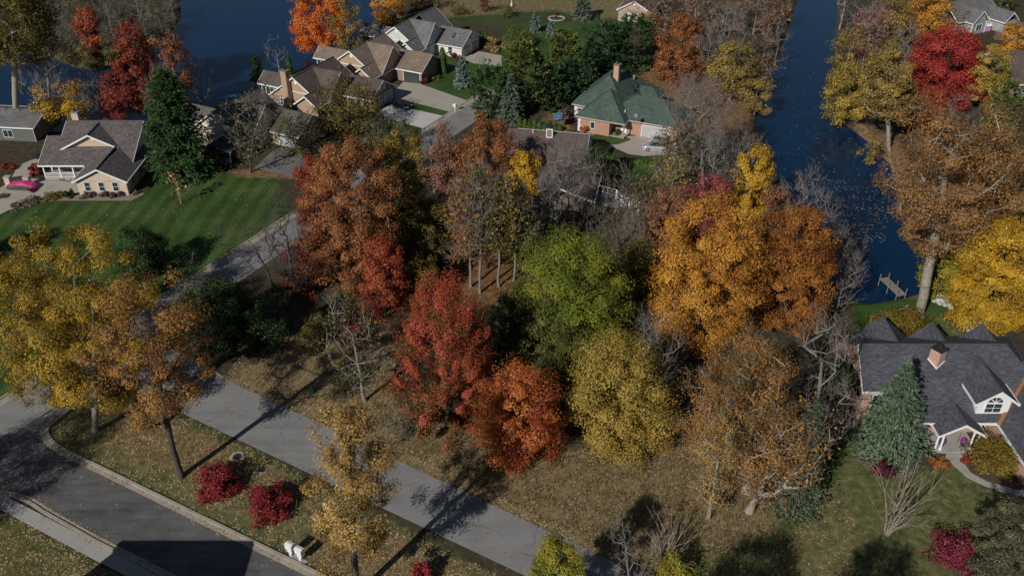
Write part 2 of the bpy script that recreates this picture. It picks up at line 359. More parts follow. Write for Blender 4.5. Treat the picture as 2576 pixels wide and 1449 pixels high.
Q = np.stack([ii[:-1, :-1], ii[:-1, 1:], ii[1:, 1:], ii[1:, :-1]], -1).reshape(-1, 4)
me = mesh_np('ground', V, [Q], M['ground'])
ca = me.color_attributes.new('cover', 'FLOAT_COLOR', 'POINT'); ca.data.foreach_set('color', cover.reshape(-1))
for p in me.polygons: pass
me.polygons.foreach_set('use_smooth', np.ones(len(me.polygons), bool))
tag(obj_np('ground', me), kind='structure')
w = MB()
x0, x1, y0, y1 = -151.9, 151.9, 24.1, 287.9; B_ = 1500
for q in ([(-B_, -B_), (B_, -B_), (B_, y0), (-B_, y0)], [(-B_, y1), (B_, y1), (B_, B_), (-B_, B_)], [(-B_, y0), (x0, y0), (x0, y1), (-B_, y1)], [(x1, y0), (B_, y0), (B_, y1), (x1, y1)]):
    b0 = len(w.v); w.v += [(a, b_, -0.05) for a, b_ in q]; w.f.append([b0, b0 + 1, b0 + 2, b0 + 3])
tag(w.build('outer_ground', M['ground']), kind='structure')
w = MB(); w.v = [(x0, y0, -1.0), (x1, y0, -1.0), (x1, y1, -1.0), (x0, y1, -1.0)]; w.f = [[0, 1, 2, 3]]
tag(w.build('water', M['water']), kind='structure')

# ------------------------------------------------------------------ roads, kerbs, pavement, driveways
def sheet(name, poly, z, mat, depth=0.12, parent=None, label=None):
    m_ = MB(); m_.prism([(p[0], p[1], z) for p in poly], (0, 0, -depth)); o = m_.build(name, mat, parent)
    if parent is None: tag(o, label, kind='structure')
    return o
def lerp(a, b_, t): return (a[0] + (b_[0] - a[0]) * t, a[1] + (b_[1] - a[1]) * t)
def ext(a, b_, L):
    d = math.hypot(b_[0] - a[0], b_[1] - a[1]); return (b_[0] + (b_[0] - a[0]) / d * L, b_[1] + (b_[1] - a[1]) / d * L)
g2 = lambda x, y: tuple(G(x, y)[:2])
Bl0, Bl1 = g2(50, 975), g2(1045, 340); Br0, Br1 = g2(115, 1075), g2(760, 652)
Bl_s = ext(Bl1, Bl0, 45); Bl_e = ext(Bl0, Bl1, 26); dB = (Bl1[0] - Bl0[0], Bl1[1] - Bl0[1]); LB = math.hypot(*dB); dB = (dB[0] / LB, dB[1] / LB); nB = (dB[1], -dB[0])
wB = 6.4
offB = lambda p, k: (p[0] + nB[0] * k, p[1] + nB[1] * k)
Bstreet = sheet('road', [Bl_s, offB(Bl_s, wB), offB(Bl_e, wB), Bl_e], 0.012, M['road_conc'])
sheet('road', GP([(-90, 1120), (118, 1087), (121, 1072), (160, 1039), (225, 994), (300, 984), (345, 955), (290, 940), (60, 1075)]), 0.014, M['road_conc'])
u0, u1 = g2(570, 955), g2(1430, 1360); l0, l1 = g2(440, 1030), g2(1010, 1300)
ue, le = ext(u0, u1, 28), ext(l0, l1, 38)
Astreet = sheet('road', GP([(405, 870), (500, 905), (545, 935), (570, 955)]) + [lerp(u0, l0, .999)] + GP([(380, 1004), (318, 982), (262, 978), (300, 900)]), 0.016, M['road_conc'])
nsl = 15
for i in range(nsl):
    a, c_ = i / nsl, (i + 1) / nsl - 0.0004
    sheet('slab', [lerp(u0, ue, a), lerp(u0, ue, c_), lerp(l0, le, c_), lerp(l0, le, a)], 0.020, M['road_conc'], 0.10, Astreet)
k0, k1 = g2(150, 1130), g2(790, 1442); q0, q1 = g2(111, 1284), g2(423, 1449)
ke, qe = ext(k0, k1, 40), ext(q0, q1, 40)
Cstreet = sheet('road', GP([(118, 1083), (124, 1106), (150, 1130)]) + [k1, ke, qe, q1] + GP([(242, 1358), (111, 1284), (60, 1254), (-20, 1240), (-160, 1262), (-260, 1262), (-60, 1100)]), 0.024, M['asphalt'])
def strip(name, pts, w0, w1, z, mat, depth=0.2, parent=None, seg=None):
    m_ = MB(); P = [Vector((p[0], p[1])) for p in pts]
    L = []
    for i, p in enumerate(P):
        t_ = (P[min(i + 1, len(P) - 1)] - P[max(i - 1, 0)]).normalized(); n_ = Vector((-t_.y, t_.x)); L.append((p + n_ * w0, p + n_ * w1))
    for i in range(len(P) - 1):
        (a, b_), (c_, d) = L[i], L[i + 1]
        m_.prism([(a.x, a.y, z), (c_.x, c_.y, z), (d.x, d.y, z), (b_.x, b_.y, z)], (0, 0, -depth))
    o = m_.build(name, mat, parent)
    if parent is None: tag(o, kind='structure')
    return o
def curve(pts, n=8):
    P = [Vector((p[0], p[1])) for p in pts]; out = []
    for i in range(len(P) - 1):
        a, b_, c_, d = P[max(i - 1, 0)], P[i], P[i + 1], P[min(i + 2, len(P) - 1)]
        for j in range(n):
            t_ = j / n; out.append(0.5 * ((2 * b_) + (c_ - a) * t_ + (2 * a - 5 * b_ + 4 * c_ - d) * t_ ** 2 + (3 * b_ - a - 3 * c_ + d) * t_ ** 3))
    out.append(P[-1]); return [(p.x, p.y) for p in out]
cornerpts = GP([(300, 985), (225, 995), (160, 1040), (122, 1072), (115, 1090), (126, 1110), (150, 1130)])
kup = curve(cornerpts, 4) + [k1, ke]
strip('kerb', kup, 0.0, 0.32, 0.15, M['kerb']); strip('gutter', kup, -0.55, -0.004, 0.034, M['kerb'], 0.1)
klo = curve(GP([(-260, 1262), (-100, 1246), (-20, 1240), (60, 1254), (111, 1284)]), 4) + GP([(242, 1358)]) + [q1, qe]
strip('kerb', klo, -0.32, 0.0, 0.15, M['kerb']); strip('gutter', klo, 0.004, 0.42, 0.034, M['kerb'], 0.1)
# pavement slabs beside the lower kerb
s0, s1 = g2(0, 1281), g2(215, 1395); sdir = ((s1[0] - s0[0]), (s1[1] - s0[1])); LS = math.hypot(*sdir); sdir = (sdir[0] / LS, sdir[1] / LS); sn = (-sdir[1], sdir[0])
pav = sheet('pavement', [ext(s1, s0, 22), ext(s0, s1, 30), tuple(np.add(ext(s0, s1, 30), np.multiply(sn, 1.42))), tuple(np.add(ext(s1, s0, 22), np.multiply(sn, 1.42)))], 0.075, M['kerb'])
for i in range(-12, 24):
    a = (s0[0] + sdir[0] * i * 1.62, s0[1] + sdir[1] * i * 1.62); c_ = (a[0] + sdir[0] * 1.602, a[1] + sdir[1] * 1.602)
    sheet('slab', [a, c_, tuple(np.add(c_, np.multiply(sn, 1.42))), tuple(np.add(a, np.multiply(sn, 1.42)))], 0.10 + 0.004 * ((i * 7) % 3), M['walk'], 0.08, pav)
# light concrete gutter of the long street, cast in lengths
gut = strip('gutter', [Bl_s, Bl_e], 0.02, 0.3, 0.13, M['kerb'])
nb = 34
for i in range(nb):
    a, c_ = lerp(Bl_s, Bl_e, i / nb), lerp(Bl_s, Bl_e, (i + 1) / nb - 0.0004)
    sheet('slab', [a, c_, offB(c_, 1.05), offB(a, 1.05)], 0.032, M['kerb'], 0.08, gut)
# driveways
def drive(D, mat, z=0.03, name='driveway'): return sheet(name, GP(D), z, mat)
d2 = drive([(-160, 600), (-40, 560), (20, 530), (70, 506), (150, 490), (205, 486), (196, 462), (150, 456), (118, 455), (60, 447), (20, 462), (-30, 490), (-160, 510)], M['drive'])
drive([(45, 418), (105, 392), (136, 374), (146, 380), (110, 418), (75, 440), (30, 446)], M['drive'], 0.026, 'path')
d5 = drive([(988, 232), (1015, 207), (1057, 212), (1176, 254), (1160, 280), (1136, 283), (990, 246)], M['drive'], 0.022)
o_ = [g2(990, 246), g2(1136, 283), g2(1178, 255), g2(1015, 207)]
for i in range(5):
    for j in range(2):
        a, c_ = i / 5, (i + 1) / 5 - 0.004; r0, r1 = j / 2, (j + 1) / 2 - 0.006
        e0, e1_ = lambda t_: lerp(o_[0], o_[1], t_), lambda t_: lerp(o_[3], o_[2], t_)
        sheet('slab', [lerp(e0(a), e1_(a), r0), lerp(e0(c_), e1_(c_), r0), lerp(e0(c_), e1_(c_), r1), lerp(e0(a), e1_(a), r1)], 0.034, M['drive'], 0.05, d5)
drive([(945, 287), (979, 265), (1040, 276), (1118, 293), (1069, 325), (1000, 305)], M['drive_white'])
drive([(1163, 148), (1205, 130), (1262, 141), (1262, 168), (1190, 160)], M['drive'])
drive([(1517, 367), (1555, 364), (1589, 352), (1572, 343), (1593, 343), (1622, 340), (1692, 346), (1712, 358), (1700, 388), (1622, 393), (1582, 388), (1555, 376)], M['drive'])
drive([(690, 376), (755, 370), (775, 420), (752, 448), (690, 432), (640, 424)], M['gravel_drive'])
drive([(1408, 312), (1424, 305), (1428, 270), (1440, 250), (1428, 248), (1410, 275)], M['gravel_drive'], 0.03, 'path')
k9 = lambda L: [(1717.3 + x / 2.977, 961.7 + y / 2.977) for x, y in L]
drive(k9([(1945, 545), (2000, 520), (2108, 525), (2102, 600), (2160, 680), (2280, 745), (2480, 800), (2700, 830), (2700, 890), (2400, 822), (2250, 770), (2130, 710), (2030, 620)]), M['walk'], 0.05, 'path')
sheet('flower_bed', GP(k9([(1740, 430), (1860, 400), (1950, 545), (2018, 632), (1850, 632), (1700, 590), (1690, 500)])), 0.028, M['mulch'])
sheet('flower_bed', GP(k9([(2108, 540), (2150, 480), (2480, 640), (2560, 760), (2560, 815), (2300, 742), (2164, 672)])), 0.028, M['mulch'])
sheet('flower_bed', GP([(30, 528), (75, 508), (160, 505), (330, 505), (365, 488), (340, 478), (205, 490), (150, 492), (70, 500), (10, 530)]), 0.028, M['pebble'])
sheet('flower_bed', GP([(88, 450), (215, 448), (215, 460), (110, 462)]), 0.028, M['pebble'])
drive([(2510, 60), (2545, 50), (2620, 70), (2620, 110), (2500, 100)], M['gravel_drive'])
# ------------------------------------------------------------------ houses
class House:
    def __init__(s, origin, rz, wall, roof, label, trim='white', name='house', cat='house', group=None):
        s.o = empty(name, (origin[0], origin[1], 0), rz, label, cat, group)
        s.W = M[wall]; s.Rm = M[roof]; s.T = M[trim]; s.wm = MB(); s.fm = MB(); s.parts = []
    def roofpart(s, polys, t=0.16, mat=None):
        m_ = MB()
        for p in polys: m_.prism(p, (0, 0, -t))
        return m_.build('roof', mat or s.Rm, s.o)
    def fascia(s, p, q, h=0.26, out=0.05):
        p, q = Vector(p), Vector(q); d = (q - p); n = Vector((d.y, -d.x, 0))
        if n.length < 1e-6: return
        n = n.normalized() * out; up = Vector((0, 0, 0.025)); dn = Vector((0, 0, -h))
        s.fm.prism([tuple(p + up), tuple(q + up), tuple(q + dn), tuple(p + dn)], tuple(n))
    def gable(s, a0, a1, b0, b1, ze, zr, axis, ends=(1, 1), eaves=(1, 1), t=0.16):
        # eave rectangle; ridge runs along 'a' or 'b'
        if axis == 'b':
            m_ = (a0 + a1) / 2
            P1 = [(a0, b0, ze), (m_, b0, zr), (m_, b1, zr), (a0, b1, ze)]; P2 = [(m_, b0, zr), (a1, b0, ze), (a1, b1, ze), (m_, b1, zr)]
            rk = [((a0, b0, ze), (m_, b0, zr)), ((m_, b0, zr), (a1, b0, ze))], [((a1, b1, ze), (m_, b1, zr)), ((m_, b1, zr), (a0, b1, ze))]
            ev = [((a0, b1, ze), (a0, b0, ze))], [((a1, b0, ze), (a1, b1, ze))]
            cap = [(m_, b0 + .02, zr + .035), (m_, b1 - .02, zr + .035)]
        else:
            m_ = (b0 + b1) / 2
            P1 = [(a0, b0, ze), (a1, b0, ze), (a1, m_, zr), (a0, m_, zr)]; P2 = [(a0, m_, zr), (a1, m_, zr), (a1, b1, ze), (a0, b1, ze)]
            rk = [((a0, b1, ze), (a0, m_, zr)), ((a0, m_, zr), (a0, b0, ze))], [((a1, b0, ze), (a1, m_, zr)), ((a1, m_, zr), (a1, b1, ze))]
            ev = [((a0, b0, ze), (a1, b0, ze))], [((a1, b1, ze), (a0, b1, ze))]
            cap = [(a0 + .02, m_, zr + .035), (a1 - .02, m_, zr + .035)]
        r = s.roofpart([P1, P2], t)
        c_ = MB(); c_.tube(cap, 0.09, 6); c_.build('ridge_cap', s.Rm, r)
        for i in (0, 1):
            if ends[i]:
                for e in rk[i]: s.fascia(*e)
            if eaves[i]:
                for e in ev[i]: s.fascia(e[0], e[1], 0.2, 0.10)
        return r
    def hip(s, a0, a1, b0, b1, ze, zr, eaves=(1, 1, 1, 1), t=0.16):
        w, l = a1 - a0, b1 - b0
        if l >= w:
            m_ = (a0 + a1) / 2; h = w / 2; r0, r1 = (m_, b0 + h, zr), (m_, b1 - h, zr)
            if b1 - b0 - 2 * h < 0.3: r1 = (m_, b0 + h + 0.3, zr)
            polys = [[(a0, b0, ze), (a1, b0, ze), r0], [(a1, b0, ze), (a1, b1, ze), r1, r0], [(a1, b1, ze), (a0, b1, ze), r1], [(a0, b1, ze), (a0, b0, ze), r0, r1]]
            hips = [((a0, b0, ze), r0), ((a1, b0, ze), r0), ((a1, b1, ze), r1), ((a0, b1, ze), r1), (r0, r1)]
        else:
            m_ = (b0 + b1) / 2; h = l / 2; r0, r1 = (a0 + h, m_, zr), (a1 - h, m_, zr)
            polys = [[(a0, b0, ze), (a1, b0, ze), r1, r0], [(a1, b0, ze), (a1, b1, ze), r1], [(a1, b1, ze), (a0, b1, ze), r0, r1], [(a0, b1, ze), (a0, b0, ze), r0]]
            hips = [((a0, b0, ze), r0), ((a0, b1, ze), r0), ((a1, b0, ze), r1), ((a1, b1, ze), r1), (r0, r1)]
        r = s.roofpart(polys, t)
        c_ = MB()
        for p, q in hips: c_.tube([(p[0], p[1], p[2] + .03), (q[0], q[1], q[2] + .03)], 0.08, 5)
        c_.build('ridge_cap', s.Rm, r)
        E_ = [((a0, b0, ze), (a1, b0, ze)), ((a1, b0, ze), (a1, b1, ze)), ((a1, b1, ze), (a0, b1, ze)), ((a0, b1, ze), (a0, b0, ze))]
        for e, k in zip(E_, eaves):
            if k: s.fascia(e[0], e[1], 0.2, 0.10)
        return r
    def walls(s, a0, a1, b0, b1, z1, z0=-0.15, m=None):
        (m or s.wm).box(a0, a1, b0, b1, z0, z1)
    def gwall(s, axis, c0, c1, at, z0, z1, zp, th, m=None):
        # gable triangle standing on a wall top; axis = direction of the wall
        mid = (c0 + c1) / 2
        if axis == 'a': s_ = [(c0, at, z0), (c1, at, z0), (c1, at, z1), (mid, at, zp), (c0, at, z1)]; d = (0, th, 0)
        else: s_ = [(at, c0, z0), (at, c1, z0), (at, c1, z1), (at, mid, zp), (at, c0, z1)]; d = (th, 0, 0)
        (m or s.wm).prism(s_, d)
    def window(s, face, c, at, z, w, h, nx=1, ny=2, shutters=False, frame='white', glass='glass', name='window'):
        # face: '-b','+b','-a','+a'; c = centre along the wall, at = wall plane
        sg = -1 if face[0] == '-' else 1; ax = face[1]
        def bx(m_, u0, u1, z0_, z1_, d0, d1):
            lo, hi = sorted((at + sg * d0, at + sg * d1))
            if ax == 'b': m_.box(u0, u1, lo, hi, z0_, z1_)
            else: m_.box(lo, hi, u0, u1, z0_, z1_)
        f = MB(); k = 0.075
        bx(f, c - w / 2 - k, c + w / 2 + k, z - k, z, 0.003, 0.07); bx(f, c - w / 2 - k, c + w / 2 + k, z + h, z + h + k, 0.003, 0.07)
        bx(f, c - w / 2 - k, c - w / 2, z + .002, z + h - .002, 0.003, 0.07); bx(f, c + w / 2, c + w / 2 + k, z + .002, z + h - .002, 0.003, 0.07)
        for i in range(1, nx):
            u = c - w / 2 + w * i / nx; bx(f, u - .03, u + .03, z + .002, z + h - .002, 0.003, 0.06)
        for j in range(1, ny):
            u = z + h * j / ny; bx(f, c - w / 2 + .002, c + w / 2 - .002, u - .022, u + .022, 0.003, 0.055)
        fo = f.build(name, M[frame], s.o)
        for i in range(nx):
            for j in range(ny):
                p = MB(); bx(p, c - w / 2 + w * i / nx + .03, c - w / 2 + w * (i + 1) / nx - .03, z + h * j / ny + .02, z + h * (j + 1) / ny - .02, 0.004, 0.03)
                p.build('pane', M[glass], fo)
        if shutters:
            for q in (-1, 1):
                p = MB(); u = c + q * (w / 2 + 0.09 + 0.22); bx(p, u - .2, u + .2, z - .05, z + h + .05, 0.003, 0.06); p.build('shutter', M['white'], s.o)
        return fo
    def garage(s, face, c, at, w, h, mat, rows=4, windows=0):
        sg = -1 if face[0] == '-' else 1; ax = face[1]
        def bx(m_, u0, u1, z0_, z1_, d0, d1):
            lo, hi = sorted((at + sg * d0, at + sg * d1))
            if ax == 'b': m_.box(u0, u1, lo, hi, z0_, z1_)
            else: m_.box(lo, hi, u0, u1, z0_, z1_)
        d = MB(); bx(d, c - w / 2 - .12, c - w / 2, 0.05, h + .12, 0.003, 0.08); bx(d, c + w / 2, c + w / 2 + .12, 0.05, h + .12, 0.003, 0.08); bx(d, c - w / 2, c + w / 2, h + .004, h + .12, 0.003, 0.08)
        do = d.build('garage_door', M['white'], s.o)
        for r in range(rows):
            p = MB(); bx(p, c - w / 2 + .01, c + w / 2 - .01, 0.06 + (h - .06) * r / rows, 0.04 + (h - .06) * (r + 1) / rows + .015, 0.003, 0.05); p.build('panel', mat, do)
        for i in range(windows):
            u = c - w / 2 + w * (i + .5) / windows; p = MB(); bx(p, u - w / windows * .36, u + w / windows * .36, h - .42, h - .16, 0.052, 0.07); p.build('pane', M['glass'], do)
    def skylight(s, a, b_, z, slope_axis, slope, w=0.8, l=1.2):
        # lies on a roof plane rising along +b ('b') or along -a ('-a') ...
        m_ = MB(); g_ = MB(); d = {'b': (0, 1), '-b': (0, -1), 'a': (1, 0), '-a': (-1, 0)}[slope_axis]; e = (d[1], d[0])
        n_ = math.sqrt(1 + slope * slope)
        def pt(u, v_, dz): return (a + d[0] * v_ / n_ + e[0] * u, b_ + d[1] * v_ / n_ + e[1] * u, z + slope * v_ / n_ + dz)
        m_.prism([pt(-w / 2, -l / 2, .14), pt(w / 2, -l / 2, .14), pt(w / 2, l / 2, .14), pt(-w / 2, l / 2, .14)], (0, 0, -.2))
        f = m_.build('skylight', M['dark'], s.o)
        g_.prism([pt(-w / 2 + .08, -l / 2 + .08, .16), pt(w / 2 - .08, -l / 2 + .08, .16), pt(w / 2 - .08, l / 2 - .08, .16), pt(-w / 2 + .08, l / 2 - .08, .16)], (0, 0, -.018)); g_.build('pane', M['skyglass'], f)
    def chimney(s, a, b_, w, l, z0, z1, mat, trim=None, rot=0.0):
        def sq(k, z): return [(a + math.cos(rot) * u * (w / 2 + k) - math.sin(rot) * v_ * (l / 2 + k), b_ + math.sin(rot) * u * (w / 2 + k) + math.cos(rot) * v_ * (l / 2 + k), z) for u, v_ in ((-1, -1), (1, -1), (1, 1), (-1, 1))]
        m_ = MB(); m_.prism(sq(0, z1), (0, 0, z0 - z1)); c_ = m_.build('chimney', mat, s.o)
        m_ = MB(); m_.prism(sq(.08, z1 + .14), (0, 0, -.138)); m_.build('chimney_cap', trim or M['steel'], c_)
        m_ = MB(); m_.lathe([(0.16, 0), (0.16, .35), (0.26, .36), (0.26, .42)], (a, b_, z1 + .142), 10); m_.build('flue', M['dark'], c_)
        return c_
    def part(s, name, mb, mat): return mb.build(name, M[mat] if isinstance(mat, str) else mat, s.o)
    def done(s):
        if s.wm.v: s.wm.build('wall', s.W, s.o)
        if s.fm.v: s.fm.build('fascia', s.T, s.o)
        return s.o
def vent(h, face, c, at, z, r=0.34):
    m_ = MB(); k = 14; sg = -1 if face[0] == '-' else 1
    pts = [((c + r * math.cos(2 * math.pi * i / k)), at + sg * 0.06, z + r * math.sin(2 * math.pi * i / k)) for i in range(k)]
    m_.prism(pts, (0, -sg * 0.057, 0)); h.part('gable_vent', m_, 'white')

# --- lakeside row: four houses of one plan
def row_house(origin, label, wall, roof, gable_m, brick, garage_side, garage_m, sun_w=True, dz=0.0, chim=False, extra=None, cross_z=7.0, gable2='tan'):
    h = House(origin, R_(-26.7), brick, roof, label)
    # main body, ridge along b
    h.walls(-6.0, 6.0, 0.35, 12.7, 2.5)
    h.gable(-6.4, 6.4, 0, 13, 2.55, 7.0, 'b')
    g_ = MB(); h.gwall('a', -5.9, 5.9, 0.4, 2.5, 2.72, 6.82, .2, g_); h.part('gable_wall', g_, gable_m)
    bm = MB(); bm.box(-4.4, 4.4, 0.34, 0.397, 3.95, 4.1); h.part('trim_band', bm, 'white')
    g_ = MB(); h.gwall('a', -5.9, 5.9, 12.5, 2.5, 2.72, 6.82, .2, g_); h.part('gable_wall', g_, gable_m)
    vent(h, '-b', 0.25, 0.4, 5.85)
    # low front gable in line with the right slope
    h.gable(0.9, 6.42, -1.7, 2.2, 2.57, 4.50, 'b', (1, 0))
    g_ = MB(); h.gwall('a', 1.3, 6.05, -1.2, -0.1, 2.62, 4.36, .25, g_); h.part('gable_wall', g_, gable2)
    # cross gable
    h.gable(-0.3, 6.45, 1.9, 10.7, 2.75, cross_z, 'a', (0, 1), (0, 0))
    g_ = MB(); h.gwall('b', 2.4, 10.2, 6.05, 2.5, 2.95, cross_z - .22, .2, g_); h.part('gable_wall', g_, gable_m)
    # garage wing
    h.walls(5.9, 12.75, 6.5, 14.6, 2.5)
    h.gable(5.4, 13.15, 6.05, 15.05, 2.57, 5.05, 'a', (0, 1))
    g_ = MB(); h.gwall('b', 6.5, 14.6, 12.55, 2.45, 2.78, 4.9, .2, g_); h.part('gable_wall', g_, brick)
    if garage_side == '-b':
        h.garage('-b', 10.4, 6.5, 3.9, 2.15, M[garage_m], 4, 8)
    else:
        h.garage('+a', 8.8, 12.75, 2.6, 2.15, M[garage_m], 4, 3); h.garage('+a', 12.3, 12.75, 2.6, 2.15, M[garage_m], 4, 3)
        h.window('-b', 9.9, 6.5, 0.7, 0.95, 1.4, 1, 2, True)
        h.window('+a', 10.5, 12.75, 3.2, 0.9, 1.0, 1, 2, True)
    # sunroom to the lake
    h.walls(-11.6, -5.9, 4.0, 7.9, 0.7); sr = MB()
    for a in np.linspace(-11.5, -6.4, 6): sr.box(a - .06, a + .06, 4.0, 4.12, 0.7, 2.6); sr.box(a - .06, a + .06, 7.78, 7.9, 0.7, 2.6)
    for b_ in (5.2, 6.6): sr.box(-11.6, -11.48, b_ - .06, b_ + .06, .7, 2.6)
    sr.box(-11.6, -5.9, 3.98, 4.14, 2.45, 2.72); sr.box(-11.62, -11.46, 4, 7.9, 2.45, 2.72); h.part('sunroom_frame', sr, 'white')
    gl = MB(); gl.box(-11.54, -5.95, 4.04, 7.86, .71, 2.44); h.part('sunroom_glass', gl, 'glass')
    h.gable(-12.1, -3.6, 3.55, 8.35, 2.66, 4.5, 'a', (1, 0))
    h.window('-b', -3.3, 0.35, 0.9, 1.2, 1.3, 2, 2); h.window('-b', 0.2, 0.35, 0.9, 1.2, 1.3, 2, 2)
    h.window('+a', 3.6, 6.0, 0.9, 1.0, 1.2, 1, 2)
    # roof vents
    vp = MB()
    for (a, b_, z) in ((2.2, 11.6, 5.5), (9.0, 12.0, 4.3)): vp.tube([(a, b_, z - .3), (a, b_, z + .45)], 0.07, 6)
    h.part('vent_pipe', vp, 'steel')
    if chim: h.chimney(-1.5, -0.25, 1.25, 1.1, -0.1, 8.1, M['tan'], M['steel'])
    if extra: extra(h)
    return h.done()
def ex3(h):
    h.skylight(-9.6, 5.0, 3.78, 'b', 0.76, .8, 1.1); h.skylight(9.2, 8.5, 3.93, 'b', 0.55, .8, 1.2)
    pr = MB()
    for a in (2.2, 5.8): pr.box(a - .09, a + .09, -3.4, -3.22, 0, 2.5)
    h.part('porch_post', pr, 'white')
    h.roofpart([[(1.2, -3.6, 2.45), (6.5, -3.6, 2.45), (6.5, -1.1, 2.9), (1.2, -1.1, 2.9)]])
    h.fascia((1.2, -3.6, 2.45), (6.5, -3.6, 2.45), .2, .08)
    rl = MB(); rl.box(2.3, 5.7, -3.36, -3.30, .82, .9); rl.box(2.3, 5.7, -3.36, -3.30, .1, .16)
    for a in np.arange(2.4, 5.7, .16): rl.box(a - .02, a + .02, -3.35, -3.31, .162, .818)
    h.part('railing', rl, 'white')
def ex6(h):
    h.skylight(9.7, 8.6, 3.98, 'b', 0.55, .7, 1.3)
    h.gable(-3.4, 6.6, 7.6, 14.5, 3.4, 7.9, 'b', (0, 1), (0, 0))
row_house(G(991.7, 68.4, 7.0), 'grey shingled lakeside house with white gable and two side garage doors', 'brick_white', 'roof_grey', 'lightgrey', 'brick_white', '+a', 'greydoor', extra=ex6, gable2='lightgrey')
row_house(G(877, 129, 7.0), 'tan roofed lakeside house with dark double garage door', 'brick_dark', 'roof_tan', 'tan', 'brick_dark', '-b', 'darkdoor')
row_house(G(735.2, 195.5, 7.0), 'brown roofed lakeside house with tall tan chimney on its gable', 'brick_dark', 'roof_brown', 'tan', 'brick_dark', '+a', 'greydoor', chim=True)
row_house(G(531, 283.5, 7.0), 'dull grey brown house behind bare trees with skylights and front porch railing', 'cream', 'roof_greyb2', 'cream', 'brick_tan', '-b', 'greydoor', extra=ex3, gable2='tan')

# --- house on the big lawn (walls parallel to the picture's frame)
h = House((-69.4, 144.0), 0, 'brick_cream', 'roof_greybrown', 'cream brick house with porch and weathered grey gables beside the big lawn')
x = lambda X: X + 69.4
y = lambda Y: Y - 144.0
rf = h.roofpart([[(x(-75), 0, 7), (x(-62), 0, 7), (x(-62), y(135.6), 2.8), (x(-77.4), y(135.6), 2.8), (x(-77.4), y(141.2), 5.58), (x(-75), y(141.2), 5.58)],
                 [(x(-75), 0, 7), (x(-75), y(152.2), 2.9), (x(-62), y(152.2), 2.9), (x(-62), 0, 7)]])
c_ = MB(); c_.tube([(x(-75), 0, 7.03), (x(-62), 0, 7.03)], .09, 6); c_.build('ridge_cap', h.Rm, rf)
h.fascia((x(-77.4), y(135.6), 2.8), (x(-69.8), y(135.6), 2.8), .22, .1); h.fascia((x(-75), 0, 7), (x(-75), y(141.2), 5.58)); h.fascia((x(-77.4), y(141.2), 5.58), (x(-77.4), y(135.6), 2.8)); h.fascia((x(-62), y(135.6), 2.8), (x(-62), 0, 7)); h.fascia((x(-62), 0, 7), (x(-62), y(152.2), 2.9)); h.fascia((x(-75), y(152.2), 2.9), (x(-75), 0, 7))
rw = h.roofpart([[(x(-69.45), y(138.55), 6.83), (x(-69.45), 0, 6.83), (x(-74.7), 0, 4.2), (x(-74.7), y(138.55), 4.2)],
                 [(x(-69.45), y(138.55), 6.83), (x(-64.8), y(138.55), 4.50), (x(-65.32), y(130.1), 4.76), (x(-60.95), y(130.1), 2.575), (x(-60.95), y(146), 2.575), (x(-69.45), y(146), 6.83)],
                 [(x(-65.32), y(130.1), 4.76), (x(-65.32), y(139.4), 4.76), (x(-69.7), y(139.4), 2.57), (x(-69.7), y(130.1), 2.57)]])
c_ = MB(); c_.tube([(x(-69.45), y(138.55), 6.86), (x(-69.45), y(144), 6.86)], .09, 6); c_.tube([(x(-65.32), y(130.1), 4.79), (x(-65.32), y(138.5), 4.79)], .09, 6); c_.build('ridge_cap', h.Rm, rw)
h.fascia((x(-74.7), y(138.55), 4.2), (x(-69.45), y(138.55), 6.83)); h.fascia((x(-69.45), y(138.55), 6.83), (x(-64.9), y(138.55), 4.55))
h.fascia((x(-69.7), y(130.1), 2.57), (x(-65.32), y(130.1), 4.76)); h.fascia((x(-65.32), y(130.1), 4.76), (x(-60.95), y(130.1), 2.575)); h.fascia((x(-60.95), y(130.1), 2.575), (x(-60.95), y(146), 2.575), .2, .1); h.fascia((x(-69.7), y(135.6), 2.57), (x(-69.7), y(130.1), 2.57), .2, .1)
h.walls(x(-74.6), x(-62.4), y(139.2), y(151.8), 2.6); h.walls(x(-69.2), x(-61.35), y(130.6), y(146), 2.45)
h.gwall('a', x(-69.2), x(-61.35), y(130.6), 2.4, 2.62, 4.6, .2)
g_ = MB(); h.gwall('a', x(-73.9), x(-65.0), y(139.15), 3.6, 4.35, 6.6, .2, g_); h.part('gable_wall', g_, m_siding('peach_siding', (0.62, 0.46, 0.33)))
vent(h, '-b', x(-69.0), y(139.15), 6.0, .36)
g_ = MB(); h.gwall('b', y(136.5), y(151.5), x(-74.6), 2.5, 2.7, 6.75, .2, g_); h.part('gable_wall', g_, 'cream'); g_ = MB(); h.gwall('b', y(136.5), y(151.5), x(-62.6), 2.5, 2.7, 6.75, .2, g_); h.part('gable_wall', g_, 'cream')
for c0 in (-67.6, -65.35, -63.15): h.window('-b', x(c0), y(130.6), .75, .85, 1.5, 1, 2)
for c0 in (133.2, 137.0, 141.0): h.window('+a', y(c0), x(-61.35), .8, .85, 1.4, 1, 2)
ps = MB(); ps.box(x(-77.0), x(-69.9), y(136.0), y(139.1), -.1, .32); h.part('porch_floor', ps, 'walk')
pp = []
for c0 in (-76.9, -74.3, -72.1): 
    q = MB(); q.box(x(c0) - .09, x(c0) + .09, y(136.05), y(136.23), .32, 2.62); h.part('porch_post', q, 'white')
q = MB(); q.box(x(-76.9) - .09, x(-76.9) + .09, y(138.6), y(138.78), .32, 2.62); h.part('porch_post', q, 'white')
